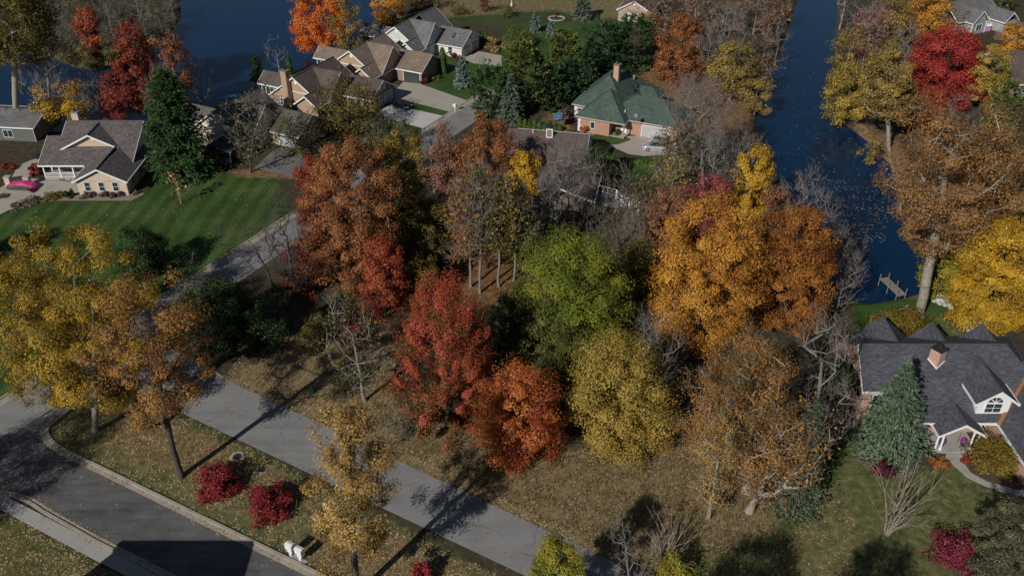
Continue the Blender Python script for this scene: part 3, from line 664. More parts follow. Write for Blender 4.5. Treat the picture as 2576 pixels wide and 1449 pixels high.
for (c0, c1) in ((-76.8, -74.4), (-74.2, -72.2)):
    q = MB(); q.box(x(c0), x(c1), y(136.1), y(136.18), 1.15, 1.23); q.box(x(c0), x(c1), y(136.1), y(136.18), .42, .48)
    for a in np.arange(c0 + .1, c1, .17): q.box(x(a) - .025, x(a) + .025, y(136.115), y(136.165), .482, 1.148)
    h.part('railing', q, 'white')
q = MB(); q.box(x(-71.8), x(-70.8), y(139.1), y(139.19), .33, 2.4); h.part('door', q, 'dark')
h.window('-b', x(-73.6), y(139.2), .9, 1.5, 1.3, 2, 1)
h.chimney(x(-74.0), y(145.6), 1.1, .9, 3, 7.9, M['brick_cream'])
q = MB(); q.tube([(x(-63.9), y(141.2), 5.3), (x(-63.9), y(141.2), 6.0)], .08, 6); h.part('vent_pipe', q, 'steel')
h.done()

# --- grey house at the left edge: only its end is in view
o1 = G(83, 322, 2.9)
h = House((o1.x, o1.y), R_(-6), 'sage', 'roof_grey', 'sage grey house cut by the left edge with white framed window')
h.walls(-14, -0.5, 0.45, 9, 2.75, m=None); h.gable(-14.5, 0, 0, 9.4, 2.8, 4.2, 'a')
g_ = MB(); h.gwall('b', .45, 9, -.7, 2.7, 2.85, 4.05, .2, g_); h.part('gable_wall', g_, 'sage')
h.window('-b', -5.4, .45, .7, 1.7, 1.3, 2, 1); h.window('-b', -10.2, .45, .7, 1.5, 1.3, 2, 1)
q = MB()
for a in (-4.8, -7.5): q.tube([(a, 4.2, 3.9), (a, 4.2, 4.7)], .08, 6)
h.part('vent_pipe', q, 'steel'); q = MB(); q.tube([(-.45, .40, 2.75), (-.42, .38, 0)], .05, 6); h.part('downpipe', q, 'white'); h.done()

# --- green roofed brick house
h = House(G(1448.1, 292, 3.0), R_(-24.7), 'brick_red', 'roof_green', 'red brick house with hipped green shingle roof and tall chimney', 'stone')
h.hip(-2.7, 7.9, 5.1, 20, 3.0, 7.6); h.hip(0, 9.4, 0, 9.7, 3.0, 7.1, (1, 1, 0, 1))
h.hip(4.6, 18.6, 2.25, 11.0, 2.98, 6.1, (1, 1, 1, 0)); h.hip(5, 11.4, 14.2, 18.2, 2.97, 4.2)
h.walls(-2.3, 7.5, 5.5, 19.6, 2.9); h.walls(.4, 6.4, .4, 6, 2.9); h.walls(6.4, 18.2, 2.9, 10.6, 2.88); h.walls(7, 11, 14.6, 17.8, 2.8)
h.window('-b', 3.2, .4, 1.0, .75, 1.2, 1, 1); h.garage('-b', 14.2, 2.9, 4.9, 2.2, M['greydoor'], 4)
h.window('-b', -1.2, 5.5, 1.0, .9, 1.2, 1, 2); h.window('-a', 9, -2.3, .9, 1.2, 1.2, 2, 1); h.window('-a', 3, .4, .9, 1.2, 1.3, 2, 1)
for (a, b_) in ((-2.3, 5.5), (.4, .4)):
    for i in range(6):
        q = MB(); k = .34 if i % 2 else .5; q.box(a - .05, a + k, b_ - .05, b_ + k, .1 + i * .47, .5 + i * .47); h.part('quoin', q, 'white')
q = MB(); q.box(7.8, 8.9, 2.82, 2.895, .1, 2.3); h.part('door', q, 'white')
q = MB(); q.box(6.5, 9.3, .6, 2.8, -.1, .12); h.part('porch_floor', q, 'walk')
q = MB(); q.box(9.05, 9.25, .25, .45, .12, 2.9); h.part('porch_post', q, 'brick_red')
c_ = h.chimney(3.6, 11.5, 1.0, 1.35, 4, 9.4, M['brick_pink'], M['brick_dark'])
for (a, b_, z) in ((6.2, 15.2, 4.9), (6.3, 13.0, 4.8)):
    h.skylight(a, b_, z - .1, '-a', 0.87, .6, 1.3)
q = MB(); q.lathe([(.22, -.3), (.22, .35), (.32, .36), (.05, .55)], (5.4, 16.6, 5.4), 10); h.part('roof_vent', q, 'steel')
q = MB(); q.tube([(8.3, 3.1, 3.6), (8.3, 3.1, 4.4)], .1, 6); h.part('vent_pipe', q, 'white')
h.done()
# --- brown roofed house in the middle of the wood
o8 = G(1295, 326, 6.0)
h = House((o8.x, o8.y), R_(-11), 'brick_dark', 'roof_redbrown', 'red brown roofed house half hidden by bare trees with panelled chimney')
h.gable(-1.0, 12.6, -8.4, 8.4, 2.5, 6.05, 'a'); h.walls(-.5, 12.1, -7.9, 7.9, 2.45)
g_ = MB(); h.gwall('b', -7.9, 7.9, 11.9, 2.4, 2.6, 5.9, .2, g_); h.part('gable_wall', g_, 'brick_dark'); g_ = MB(); h.gwall('b', -7.9, 7.9, -.5, 2.4, 2.6, 5.9, .2, g_); h.part('gable_wall', g_, 'brick_dark')
h.walls(4, 15.0, -15.4, -7.8, 2.2); h.gable(3.4, 15.5, -16.2, -6.6, 2.3, 4.3, 'b')
h.chimney(6.1, -.9, 1.1, 1.0, 4.4, 7.3, M['brick_dark'], M['dark'])
q = MB()
for (a0, a1, z0, z1) in ((5.55, 6.65, 7.02, 7.16), (5.55, 6.65, 5.62, 5.76), (5.55, 5.7, 5.76, 7.02), (6.5, 6.65, 5.76, 7.02)): q.box(a0, a1, -1.45, -1.405, z0, z1)
h.part('chimney_panel_frame', q, 'white')
q = MB(); q.tube([(3.2, -.5, 5.6), (3.2, -.5, 6.5)], .08, 6); h.part('vent_pipe', q, 'white')
h.window('-b', 8, -15.4, .7, 1.2, 1.2, 2, 1); h.window('+a', -4, 12.1, .7, 1.2, 1.2, 2, 1)
h.done()
# screened white deck frame beside it
o = G(1541, 528, 0)
dk = empty('deck', (o.x, o.y, 0), R_(-22), 'white framed raised deck with open rails among the bare trees', 'deck')
q = MB(); q.box(-3.3, 4.2, -.2, 4.8, .5, .68); q.build('deck_floor', M['wood_grey'], dk)
P_ = [(-3.2, 2.6), (-.1, 2.0), (1.2, .5), (2.6, -.1), (4.1, -.1)]
for (a, b_) in P_:
    q = MB(); q.box(a - .07, a + .07, b_ - .07, b_ + .07, 0, 2.5); q.build('post', M['white'], dk)
for (p_, q_) in zip(P_, P_[1:]):
    m_ = MB()
    for z in (1.5, 2.45): m_.tube([(p_[0], p_[1], z), (q_[0], q_[1], z)], .055, 4)
    m_.tube([(p_[0], p_[1], .62), (q_[0], q_[1], .62)], .09, 4)
    for t_ in (.25, .5, .75): c0 = lerp(p_, q_, t_); m_.tube([(c0[0], c0[1], .6), (c0[0], c0[1], 2.4)], .03, 4)
    m_.build('rail', M['white'], dk)

# --- slate roofed house at the right
h = House((46.0, 80.9), 0, 'brick_pink', 'roof_slate', 'brick house with dark slate blue roof, white arched dormer and columned porch')
x = lambda X: X - 46.0
y = lambda Y: Y - 80.9
S = 0.6
zf = lambda Y: 2.8 + S * (Y - 73.2)
zr = zf(80.9)
rf = h.roofpart([[(x(37.8), y(76.2), zf(76.2)), (x(42.0), y(76.2), zf(76.2)), (x(42.0), y(73.2), 2.8), (x(56.6), y(73.2), 2.8), (x(56.6), y(77.5), zf(77.5)), (x(54.6), 0, zr), (x(38.2), 0, zr)],
                 [(x(38.2), 0, zr), (x(54.6), 0, zr), (x(57), y(88.8), 2.8), (x(37.8), y(88.8), 2.8)], [(x(54.6), 0, zr), (x(56.6), y(77.5), zf(77.5)), (x(60), y(77.5), 3.3), (x(60), y(88.8), 2.8), (x(57), y(88.8), 2.8)]])
c_ = MB(); c_.tube([(x(38.2), 0, zr + .03), (x(54.6), 0, zr + .03)], .1, 6); c_.build('ridge_cap', h.Rm, rf)
h.fascia((x(37.8), y(76.2), zf(76.2)), (x(42), y(76.2), zf(76.2)), .25, .1); h.fascia((x(42), y(73.2), 2.8), (x(52), y(73.2), 2.8), .25, .1); h.fascia((x(38.2), 0, zr), (x(37.8), y(76.2), zf(76.2)))
for i, (X0, X1, yb) in enumerate(((40.3, 47.3, 88.4), (46.0, 52.4, 87.3), (51.8, 58.2, 87.1))):
    h.gable(x(X0), x(X1), y(82.0), y(yb), 3.0 + .012 * i, 6.0 - .1 * i, 'b', (0, 0), (0, 0))
    h.walls(x(X0) + .4, x(X1) - .4, y(83), y(yb) - .4, 2.9)
h.walls(x(38.2), x(42.2), y(76.7), y(83.6), zf(76.2) - .1); h.walls(x(38.21), x(42.19), y(83.6), y(88.2), 2.7); h.walls(x(42.2), x(56), y(74.9), y(88.1), 2.75)
g_ = MB(); g_.prism([(x(38.2), y(76.7), 2.5), (x(38.2), y(88.2), 2.5), (x(38.2), y(80.9), zr - .2)], (.2, 0, 0)); h.part('gable_wall', g_, 'brick_pink')
h.window('-b', x(40.3), y(76.7), 2.0, 1.9, 1.7, 2, 2); h.window('-b', x(43.4), y(74.9), .6, 1.0, 1.6, 1, 2); h.window('-b', x(50.6), y(74.9), .7, 1.5, 1.6, 2, 2)
# front wing at the right edge
h.walls(x(51.95), x(62), y(66.9), y(75.2), 2.7); h.gable(x(51.5), x(62.4), y(66.4), y(80), 2.78, 6.1, 'b', (1, 0))
g_ = MB(); h.gwall('a', x(51.95), x(62), y(66.9), 2.6, 2.9, 5.9, .2, g_); h.part('gable_wall', g_, 'brick_pink')
vl = MB(); vl.prism([(x(51.3), y(73.0), 2.87), (x(51.6), y(72.8), 2.87), (x(56.6), y(78.2), 5.86), (x(56.3), y(78.4), 5.9)], (0, 0, -.05))
h.part('valley_leaves', vl, m_concrete('valley_leaf_litter', (0.30, 0.13, 0.045), .4, 3))
h.window('-a', y(70.8), x(51.95), .8, .9, 1.4, 1, 2)
# portico
h.gable(x(44.6), x(49.6), y(71.3), y(77.6), 2.66, 4.2, 'b', (1, 0))
g_ = MB()
pf = [(x(44.85), y(71.75), 2.62), (x(45.55), y(71.75), 2.62)] + [(x(47.1) - 1.45 * math.cos(a), y(71.75), 2.3 + 1.15 * math.sin(a)) for a in np.linspace(.25, math.pi - .25, 11)] + [(x(48.65), y(71.75), 2.62), (x(49.35), y(71.75), 2.62), (x(47.1), y(71.75), 4.02)]
g_.prism(pf, (0, .3, 0)); h.part('portico_gable', g_, 'white')
for X in (45.0, 45.55, 48.65, 49.2):
    q = MB(); q.lathe([(.17, 0), (.17, .12), (.125, .14), (.105, 2.3), (.16, 2.32), (.16, 2.44)], (x(X), y(71.95), .2), 10); h.part('column', q, 'white')
q = MB(); q.box(x(44.7), x(49.5), y(71.6), y(74.88), -.1, .2); h.part('porch_floor', q, 'walk')
q = MB(); q.box(x(45.6), x(48.6), y(71.1), y(71.59), -.1, .1); h.part('step', q, 'walk')
q = MB(); q.box(x(46.6), x(47.6), y(74.8), y(74.89), .2, 2.4); h.part('door', q, 'white')
# dormer
h.gable(x(48.75), x(53.35), y(73.55), y(80.2), 5.05, 6.75, 'b', (1, 0))
g_ = MB(); h.gwall('a', x(49.35), x(52.75), y(74.1), 3.2, 5.1, 6.5, .25, g_); g_.box(x(49.35), x(49.55), y(74.35), y(77.2), 3.2, 5.1); g_.box(x(52.55), x(52.75), y(74.35), y(77.2), 3.2, 5.1); h.part('dormer_wall', g_, 'white')
h.window('-b', x(51.05), y(74.1), 3.55, 1.7, 1.15, 2, 2)
q = MB(); k = 12; C0 = (x(51.05), y(74.1), 4.82)
q.prism([(C0[0] + .92 * math.cos(math.pi * i / k), C0[1] - .05, C0[2] + .86 * math.sin(math.pi * i / k)) for i in range(k + 1)], (0, .045, 0)); fo = h.part('arched_window', q, 'white')
for i in range(4):
    a0, a1 = math.pi * (i + .06) / 4, math.pi * (i + .94) / 4
    q = MB(); q.prism([(C0[0] + .16 * math.cos((a0 + a1) / 2), C0[1] - .07, C0[2] + .06 + .14 * math.sin((a0 + a1) / 2))] + [(C0[0] + .78 * math.cos(a), C0[1] - .07, C0[2] + .06 + .70 * math.sin(a)) for a in np.linspace(a0, a1, 5)], (0, .019, 0)); q.build('pane', M['glass'], fo)
c_ = h.chimney(x(46.4), y(79.3), 1.2, 1.2, 4.5, 8.0, M['brick_pink'], M['dark'], R_(35))
def rc(u, v_): return (x(46.4) + math.cos(R_(35)) * u - math.sin(R_(35)) * v_, y(79.3) + math.sin(R_(35)) * u + math.cos(R_(35)) * v_)
for (A_, B2) in (((-.62, -.62), (.62, -.62)), ((-.62, .62), (-.62, -.62))):
    pa, pb = rc(*A_), rc(*B2); za, zb = zf(pa[1] + 80.9), zf(pb[1] + 80.9); n_ = Vector((pb[1] - pa[1], pa[0] - pb[0], 0)).normalized() * .06
    q = MB(); q.prism([(pa[0], pa[1], za - .1), (pb[0], pb[1], zb - .1), (pb[0], pb[1], zb + .15), (pa[0], pa[1], za + .15)], tuple(n_)); q.build('flashing', M['white'], c_)
h.done()

# --- distant houses along the top edge
o = G(1552, 10, 4.2)
h = House((o.x, o.y), R_(-20), 'brick_tan', 'roof_redbrown', 'small tan brick house at the top edge with white side door')
h.gable(0, 8.5, 0, 16, 2.8, 5.2, 'b'); h.walls(.4, 8.1, .4, 15.6, 2.75); h.gwall('a', .4, 8.1, .4, 2.7, 2.9, 5.05, .2)
q = MB(); q.box(2.9, 4.1, .33, .397, .05, 2.2); h.part('door', q, 'white'); vent(h, '-b', 4.25, .4, 4.3); h.done()
o = G(2490, 70, 0)
h = House((o.x, o.y), R_(28), 'greysiding', 'roof_grey', 'pale grey house behind the crimson maple with white corner boards')
h.gable(-12, 2.5, 0, 9, 2.8, 6.3, 'a'); h.walls(-11.6, 2.1, .4, 8.6, 2.75); h.gable(-9.5, -4, -2.2, 5, 2.8, 5.4, 'b', (1, 0)); h.walls(-9.1, -4.4, -1.8, 3, 2.75)
h.gwall('a', -9.1, -4.4, -1.8, 2.7, 2.85, 5.2, .2); h.window('-b', -6.75, -1.8, .8, 1.8, 1.4, 2, 1); h.window('-b', -2.2, .4, .8, 1.6, 1.3, 2, 1)
q = MB(); q.box(-9.2, -9.0, -1.9, -1.7, 0, 2.7); q.box(-4.5, -4.3, -1.9, -1.7, 0, 2.7); q.box(1.95, 2.2, .3, .5, 0, 2.7); h.part('corner_board', q, 'white')
h.gable(-1.5, 3.5, -4.5, 3.0, 2.5, 4.6, 'b', (1, 0)); h.walls(-1.1, 3.1, -4.1, 1, 2.45); h.window('-b', 1, -4.1, .6, 2.0, 1.5, 2, 1); h.done()
o = G(2532, 215, 2.8)
h = House((o.x, o.y), R_(10), 'brick_dark', 'roof_redbrown', 'pinkish brown roofed house cut by the right edge beyond the red maple')
h.gable(0, 18, -.2, 15, 2.8, 6.8, 'a'); h.walls(.4, 17.6, .3, 14.6, 2.75); g_ = MB(); h.gwall('b', .3, 14.6, .4, 2.7, 2.9, 6.6, .2, g_); h.part('gable_wall', g_, 'brick_dark'); h.window('-b', 4, .3, .8, 1.4, 1.3, 2, 1); h.done()
# --- house below the frame whose roof shades the street
EAVE = 9.5; dxs, dys = EAVE / math.tan(SUN_EL) * math.sin(SUN_AZ), EAVE / math.tan(SUN_EL) * math.cos(SUN_AZ)
e1, e0 = G(640, 1361), G(310, 1354)
h = House((e1.x - dxs, e1.y - dys), 0, 'greysiding', 'roof_grey', 'two storey grey house below the picture whose roof shades the street')
Wd = e1.x - e0.x
h.walls(-Wd + .4, -.4, -11, -.4, EAVE - .1); h.hip(-Wd, 0, -11.4, 0, EAVE, EAVE + 2.2); h.walls(-Wd - 6, -Wd + .4, -12, -6.6, 5.0); h.hip(-Wd - 6.4, -Wd + 2, -12.4, -6.2, 5.1, 6.6)
h.window('+b', -3, -.4, 1, 1.2, 1.4, 2, 2); h.window('+b', -8, -.4, 1, 1.2, 1.4, 2, 2); h.window('+b', -3, -.4, 4.2, 1.2, 1.4, 2, 2); h.window('+b', -8, -.4, 4.2, 1.2, 1.4, 2, 2); h.done()
# ------------------------------------------------------------------ trees
def tubes_np(p0, p1, r0, r1, k):
    n = len(p0)
    if n == 0: return np.zeros((0, 3)), np.zeros((0, 4), int)
    d = p1 - p0; L = np.linalg.norm(d, axis=1, keepdims=True) + 1e-9; d = d / L
    ref = np.where(np.abs(d[:, 2:3]) > 0.9, np.array([[1.0, 0, 0]]), np.array([[0, 0, 1.0]]))
    u = np.cross(d, ref); u /= np.linalg.norm(u, axis=1, keepdims=True) + 1e-9; w = np.cross(d, u)
    a = np.arange(k) * 2 * math.pi / k
    ring = u[:, None, :] * np.cos(a)[None, :, None] + w[:, None, :] * np.sin(a)[None, :, None]
    V = np.concatenate([p0[:, None, :] + ring * r0[:, None, None], p1[:, None, :] + ring * r1[:, None, None]], 1)
    j = np.arange(k); jj = (j + 1) % k
    q = np.stack([j, jj, jj + k, j + k], -1)
    F = (np.arange(n) * 2 * k)[:, None, None] + q[None]
    return V.reshape(-1, 3), F.reshape(-1, 4)
def cones_np(p0, p1, r):
    n = len(p0); d = p1 - p0; L = np.linalg.norm(d, axis=1, keepdims=True) + 1e-9; d = d / L
    ref = np.where(np.abs(d[:, 2:3]) > 0.9, np.array([[1.0, 0, 0]]), np.array([[0, 0, 1.0]]))
    u = np.cross(d, ref); u /= np.linalg.norm(u, axis=1, keepdims=True) + 1e-9; w = np.cross(d, u)
    a = np.arange(3) * 2 * math.pi / 3
    ring = u[:, None, :] * np.cos(a)[None, :, None] + w[:, None, :] * np.sin(a)[None, :, None]
    V = np.concatenate([p0[:, None, :] + ring * r[:, None, None], p1[:, None, :]], 1)
    f = np.array([[0, 1, 3], [1, 2, 3], [2, 0, 3]])
    return V.reshape(-1, 3), ((np.arange(n) * 4)[:, None, None] + f[None]).reshape(-1, 3)
def rvec(rng, n):
    v = rng.normal(size=(n, 3)); return v / (np.linalg.norm(v, axis=1, keepdims=True) + 1e-9)
def leaves_np(P, nrm, size, rng, aspect=0.62):
    n = len(P); r = rvec(rng, n); u = np.cross(nrm, r); u /= np.linalg.norm(u, axis=1, keepdims=True) + 1e-9; w = np.cross(nrm, u)
    s = size * rng.uniform(0.65, 1.35, (n, 1)); u = u * s * 0.5; w = w * s * 0.6 * aspect
    V = np.stack([P - u - w, P + u - w * .6, P + w * 1.2], 1)
    return V.reshape(-1, 3), np.arange(3 * n).reshape(n, 3)
PROF = {
    'round': lambda t: np.sqrt(np.clip(1 - ((t - 0.45) / 0.56) ** 2, 0.02, 1)),
    'egg': lambda t: np.sqrt(np.clip(1 - ((t - 0.36) / 0.66) ** 2, 0.02, 1)),
    'upright': lambda t: np.clip(np.sqrt(np.clip(1 - ((t - 0.34) / 0.70) ** 2, 0.02, 1)), 0.1, 1),
    'vase': lambda t: 0.25 + 0.75 * np.clip(t / 0.7, 0, 1) ** 0.8 * np.sqrt(np.clip(1 - ((t - .62) / .40).clip(0) ** 2, 0.03, 1)),
    'spread': lambda t: np.sqrt(np.clip(1 - ((t - 0.55) / 0.58) ** 2, 0.02, 1)),
}
def centers(rng, n, h, R, cb, prof, lean, shell=0.55, ragged=1.0):
    out = np.zeros((0, 3)); lobes = rvec(rng, 16); amp = rng.uniform(-0.33, 0.33, 16) * ragged
    while len(out) < n:
        t = rng.uniform(0, 1, n * 2); az = rng.uniform(0, 2 * math.pi, n * 2)
        rr = rng.uniform(0, 1, n * 2) ** shell
        keep = rng.uniform(0, 1, n * 2) < PROF[prof](t) * (0.35 + 0.65 * rr) + 0.05
        d = np.stack([np.cos(az), np.sin(az), (t - 0.5) * 2], -1); d /= np.linalg.norm(d, axis=1, keepdims=True)
        lump = np.clip(1 + (amp[None] * np.exp(7 * (d @ lobes.T - 1))).sum(1), .5, 1.35)
        r = R * PROF[prof](t) * rr * lump
        z = h * (cb + (1 - cb) * t)
        p = np.stack([np.cos(az) * r, np.sin(az) * r, z], -1)
        out = np.concatenate([out, p[keep]])
    out = out[:n]; out[:, 0] += lean[0] * out[:, 2] / h; out[:, 1] += lean[1] * out[:, 2] / h
    return out
def skeleton(rng, h, C, cb, lean, trunk_top=0.72, wander=0.02, step=1.2, kink=.07):
    nt = max(6, int(h * trunk_top / 0.9)); zz = np.linspace(0, h * trunk_top, nt)
    off = np.cumsum(rng.normal(0, wander * h / nt * 1.5, (nt, 2)), 0); off -= off[0]
    P = [np.array([off[i, 0] + lean[0] * zz[i] / h, off[i, 1] + lean[1] * zz[i] / h, zz[i]]) for i in range(nt)]
    par = [-1] + list(range(nt - 1)); lo = cb * h * 0.55
    A = np.zeros((nt + len(C) * 14, 3)); A[:nt] = P; cnt = nt; par = par + [0] * (len(C) * 14)
    usable = np.zeros(len(A), bool); usable[:nt] = zz > lo
    ax = np.array([lean[0] * 0.6, lean[1] * 0.6, cb * h])
    order = np.argsort(np.linalg.norm((C - ax) * [1, 1, 0.6], axis=1)); tip = np.zeros(len(C), int)
    for ci in order:
        c = C[ci]; d = c - A[:cnt]; L = np.linalg.norm(d, axis=1)
        cost = L + 1.6 * np.maximum(0, -d[:, 2] + 0.15 * L) + np.where(usable[:cnt], 0, 1e6)
        j = int(np.argmin(cost)); Lj = L[j]; k = min(12, max(1, int(Lj / step)))
        mid = (A[j] + c) / 2 + np.array([0, 0, -0.08 * Lj]) + rng.normal(0, kink * Lj, 3)
        prev = j
        for s in range(1, k + 1):
            t = s / k; A[cnt] = (1 - t) ** 2 * A[j] + 2 * t * (1 - t) * mid + t * t * c
            par[cnt] = prev; usable[cnt] = True; prev = cnt; cnt += 1
        tip[ci] = prev
    A = A[:cnt]; par = np.array(par[:cnt]); wgt = np.zeros(cnt); wgt[tip] += 1
    for i in range(cnt - 1, 0, -1): wgt[par[i]] += wgt[i] + 0.02
    return A, par, wgt, tip
def wood(A, par, wgt, r_base, r_min, pw=0.52):
    r = np.maximum(r_base * (wgt / wgt[0]) ** pw, r_min)
    i = np.arange(1, len(A)); p0, p1, r0, r1 = A[par[i]], A[i], r[par[i]], r[i]
    r0 = np.minimum(r0, r1 * 1.5); big = r1 > 0.11
    r0[par[i] == 0] = r_base * 1.35
    V1, F1 = tubes_np(p0[big], p1[big], r0[big], r1[big], 8); V2, F2 = tubes_np(p0[~big], p1[~big], r0[~big], r1[~big], 4)
    return np.concatenate([V1, V2]), np.concatenate([F1, F2 + len(V1)])
def twigs(rng, C, spread, n_per, lng, rad, up=0.5, ctr=None):
    n = len(C) * n_per; base = np.repeat(C, n_per, 0) + rng.normal(0, spread * 0.25, (n, 3))
    d = rvec(rng, n)
    if ctr is not None:
        o = base - ctr; o /= np.linalg.norm(o, axis=1, keepdims=True) + 1e-9; d = d * 0.75 + o * 0.8
    d[:, 2] += up; d /= np.linalg.norm(d, axis=1, keepdims=True)
    L = lng * rng.uniform(0.5, 1.3, (n, 1)); e = base + d * L
    b2 = base + d * L * rng.uniform(0.25, 0.75, (n, 1)); d2 = d + rvec(rng, n) * 0.8; d2 /= np.linalg.norm(d2, axis=1, keepdims=True)
    e2 = b2 + d2 * L * 0.6
    b3 = base + d * L * rng.uniform(0.3, 0.8, (n, 1)); d3 = d + rvec(rng, n) * 0.9; d3 /= np.linalg.norm(d3, axis=1, keepdims=True)
    e3 = b3 + d3 * L * 0.5
    P0 = np.concatenate([base, b2, b3]); P1 = np.concatenate([e, e2, e3]); r = np.concatenate([np.full(n, rad), np.full(2 * n, rad * 0.7)])
    return P0, P1, r
BARK = {'grey': m_bark('grey_bark', (0.21, 0.195, 0.175)), 'dark': m_bark('dark_bark', (0.075, 0.062, 0.052)), 'brown': m_bark('brown_bark', (0.10, 0.08, 0.064)),
        'pale': m_bark('pale_bark', (0.31, 0.275, 0.23)), 'twig': m_bark('grey_brown_twigs', (0.19, 0.165, 0.145)), 'twigp': m_bark('purplish_twigs', (0.20, 0.165, 0.158)), 'tan': m_bark('tan_stems', (0.33, 0.28, 0.215))}
PAL = {
    'yolive': ((0.18, 0.130, 0.018), (0.40, 0.262, 0.026), (0.58, 0.37, 0.044)), 'orangebrown': ((0.166, 0.074, 0.020), (0.333, 0.160, 0.041), (0.486, 0.269, 0.077)),
    'tangold': ((0.218, 0.134, 0.038), (0.435, 0.269, 0.077), (0.589, 0.397, 0.128)), 'redmaple': ((0.14, 0.085, 0.020), (0.37, 0.070, 0.030), (0.50, 0.115, 0.062)),
    'orangered': ((0.282, 0.054, 0.022), (0.507, 0.138, 0.036), (0.619, 0.246, 0.059)), 'goldolive': ((0.207, 0.173, 0.030), (0.401, 0.276, 0.053), (0.525, 0.374, 0.083)),
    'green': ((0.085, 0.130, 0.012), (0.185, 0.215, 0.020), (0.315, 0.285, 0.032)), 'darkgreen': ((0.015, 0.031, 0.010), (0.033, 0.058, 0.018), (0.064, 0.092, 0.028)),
    'goldorange': ((0.353, 0.147, 0.023), (0.589, 0.273, 0.037), (0.706, 0.383, 0.062)), 'rustorange': ((0.192, 0.067, 0.015), (0.371, 0.138, 0.026), (0.474, 0.211, 0.044)),
    'oakmix': ((0.141, 0.096, 0.026), (0.320, 0.147, 0.038), (0.461, 0.237, 0.059)), 'yellow': ((0.36, 0.20, 0.014), (0.58, 0.34, 0.022), (0.68, 0.46, 0.05)),
    'brownoak': ((0.17, 0.088, 0.034), (0.32, 0.165, 0.054), (0.43, 0.235, 0.080)), 'crimson': ((0.218, 0.026, 0.023), (0.410, 0.044, 0.038), (0.538, 0.083, 0.051)),
    'shrubred': ((0.148, 0.019, 0.020), (0.276, 0.032, 0.033), (0.350, 0.050, 0.050)), 'burgundy': ((0.058, 0.013, 0.023), (0.122, 0.023, 0.038), (0.192, 0.038, 0.051)),
    'magenta': ((0.133, 0.022, 0.036), (0.256, 0.041, 0.063), (0.338, 0.072, 0.092)), 'pinkbrown': ((0.205, 0.090, 0.054), (0.346, 0.147, 0.090), (0.435, 0.211, 0.115)),
    'pinkred': ((0.205, 0.049, 0.051), (0.346, 0.079, 0.079), (0.422, 0.128, 0.102)), 'firered': ((0.247, 0.047, 0.026), (0.400, 0.088, 0.038), (0.495, 0.142, 0.047)),
    'deepred': ((0.141, 0.026, 0.018), (0.269, 0.046, 0.028), (0.358, 0.083, 0.038)), 'hotorange': ((0.538, 0.109, 0.015), (0.750, 0.192, 0.028), (0.750, 0.346, 0.051)),
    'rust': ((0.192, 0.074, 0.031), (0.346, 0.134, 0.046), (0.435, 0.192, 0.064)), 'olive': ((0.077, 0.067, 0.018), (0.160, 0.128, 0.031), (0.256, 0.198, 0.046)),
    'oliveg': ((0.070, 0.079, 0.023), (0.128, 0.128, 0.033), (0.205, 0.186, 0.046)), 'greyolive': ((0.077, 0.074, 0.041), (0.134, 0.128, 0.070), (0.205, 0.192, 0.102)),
    'darkgold': ((0.109, 0.079, 0.015), (0.230, 0.160, 0.026), (0.358, 0.256, 0.038)), 'goldgrey': ((0.166, 0.122, 0.038), (0.320, 0.224, 0.058), (0.435, 0.307, 0.077)),
    'ygreen': ((0.166, 0.173, 0.023), (0.320, 0.288, 0.028), (0.461, 0.333, 0.038)), 'pine': ((0.020, 0.049, 0.017), (0.044, 0.092, 0.028), (0.079, 0.134, 0.044)),
    'pineyel': ((0.051, 0.074, 0.018), (0.109, 0.138, 0.031), (0.186, 0.198, 0.044)), 'pinedark': ((0.013, 0.033, 0.015), (0.028, 0.064, 0.026), (0.054, 0.100, 0.038)),
    'bluespruce': ((0.077, 0.122, 0.109), (0.147, 0.211, 0.192), (0.230, 0.301, 0.275)), 'greyspruce': ((0.058, 0.079, 0.056), (0.109, 0.143, 0.102), (0.166, 0.211, 0.147)),
    'arbor': ((0.026, 0.056, 0.013), (0.054, 0.105, 0.019), (0.090, 0.154, 0.028)), 'softgreen': ((0.055, 0.080, 0.040), (0.105, 0.140, 0.075), (0.17, 0.20, 0.12)), 'sprucegreen': ((0.064, 0.097, 0.057), (0.122, 0.177, 0.106), (0.192, 0.256, 0.152)),
    'hydrangea': ((0.192, 0.109, 0.051), (0.333, 0.211, 0.096), (0.435, 0.307, 0.141)), 'purplebrown': ((0.064, 0.044, 0.041), (0.115, 0.079, 0.070), (0.166, 0.122, 0.096)),
}
LM = {}
def leafmat(k):
    if k not in LM: LM[k] = m_leaf('leaves_' + k, *PAL[k], transl=0.12 if k in ('pine', 'pineyel', 'pinedark', 'bluespruce', 'greyspruce', 'arbor', 'sprucegreen', 'darkgreen') else 0.24)
    return LM[k]
SEED = [100]
def place(tx, ty, by, bx=None):
    if bx is None: bx = 1288 + (tx - 1288) * (NADIR - by) / (NADIR - ty)
    b = G(bx, by); h = CAM_H - b.y * math.tan(elev(ty))
    d = b.y * math.cos(PITCH) + (CAM_H - h) * math.sin(PITCH); Xt = (tx - 1288) * d / F_PX
    return b, max(h, 0.6), Xt - b.x, F_PX / (b.y * math.cos(PITCH) + (CAM_H - h * .5) * math.sin(PITCH))
KEEP = {}
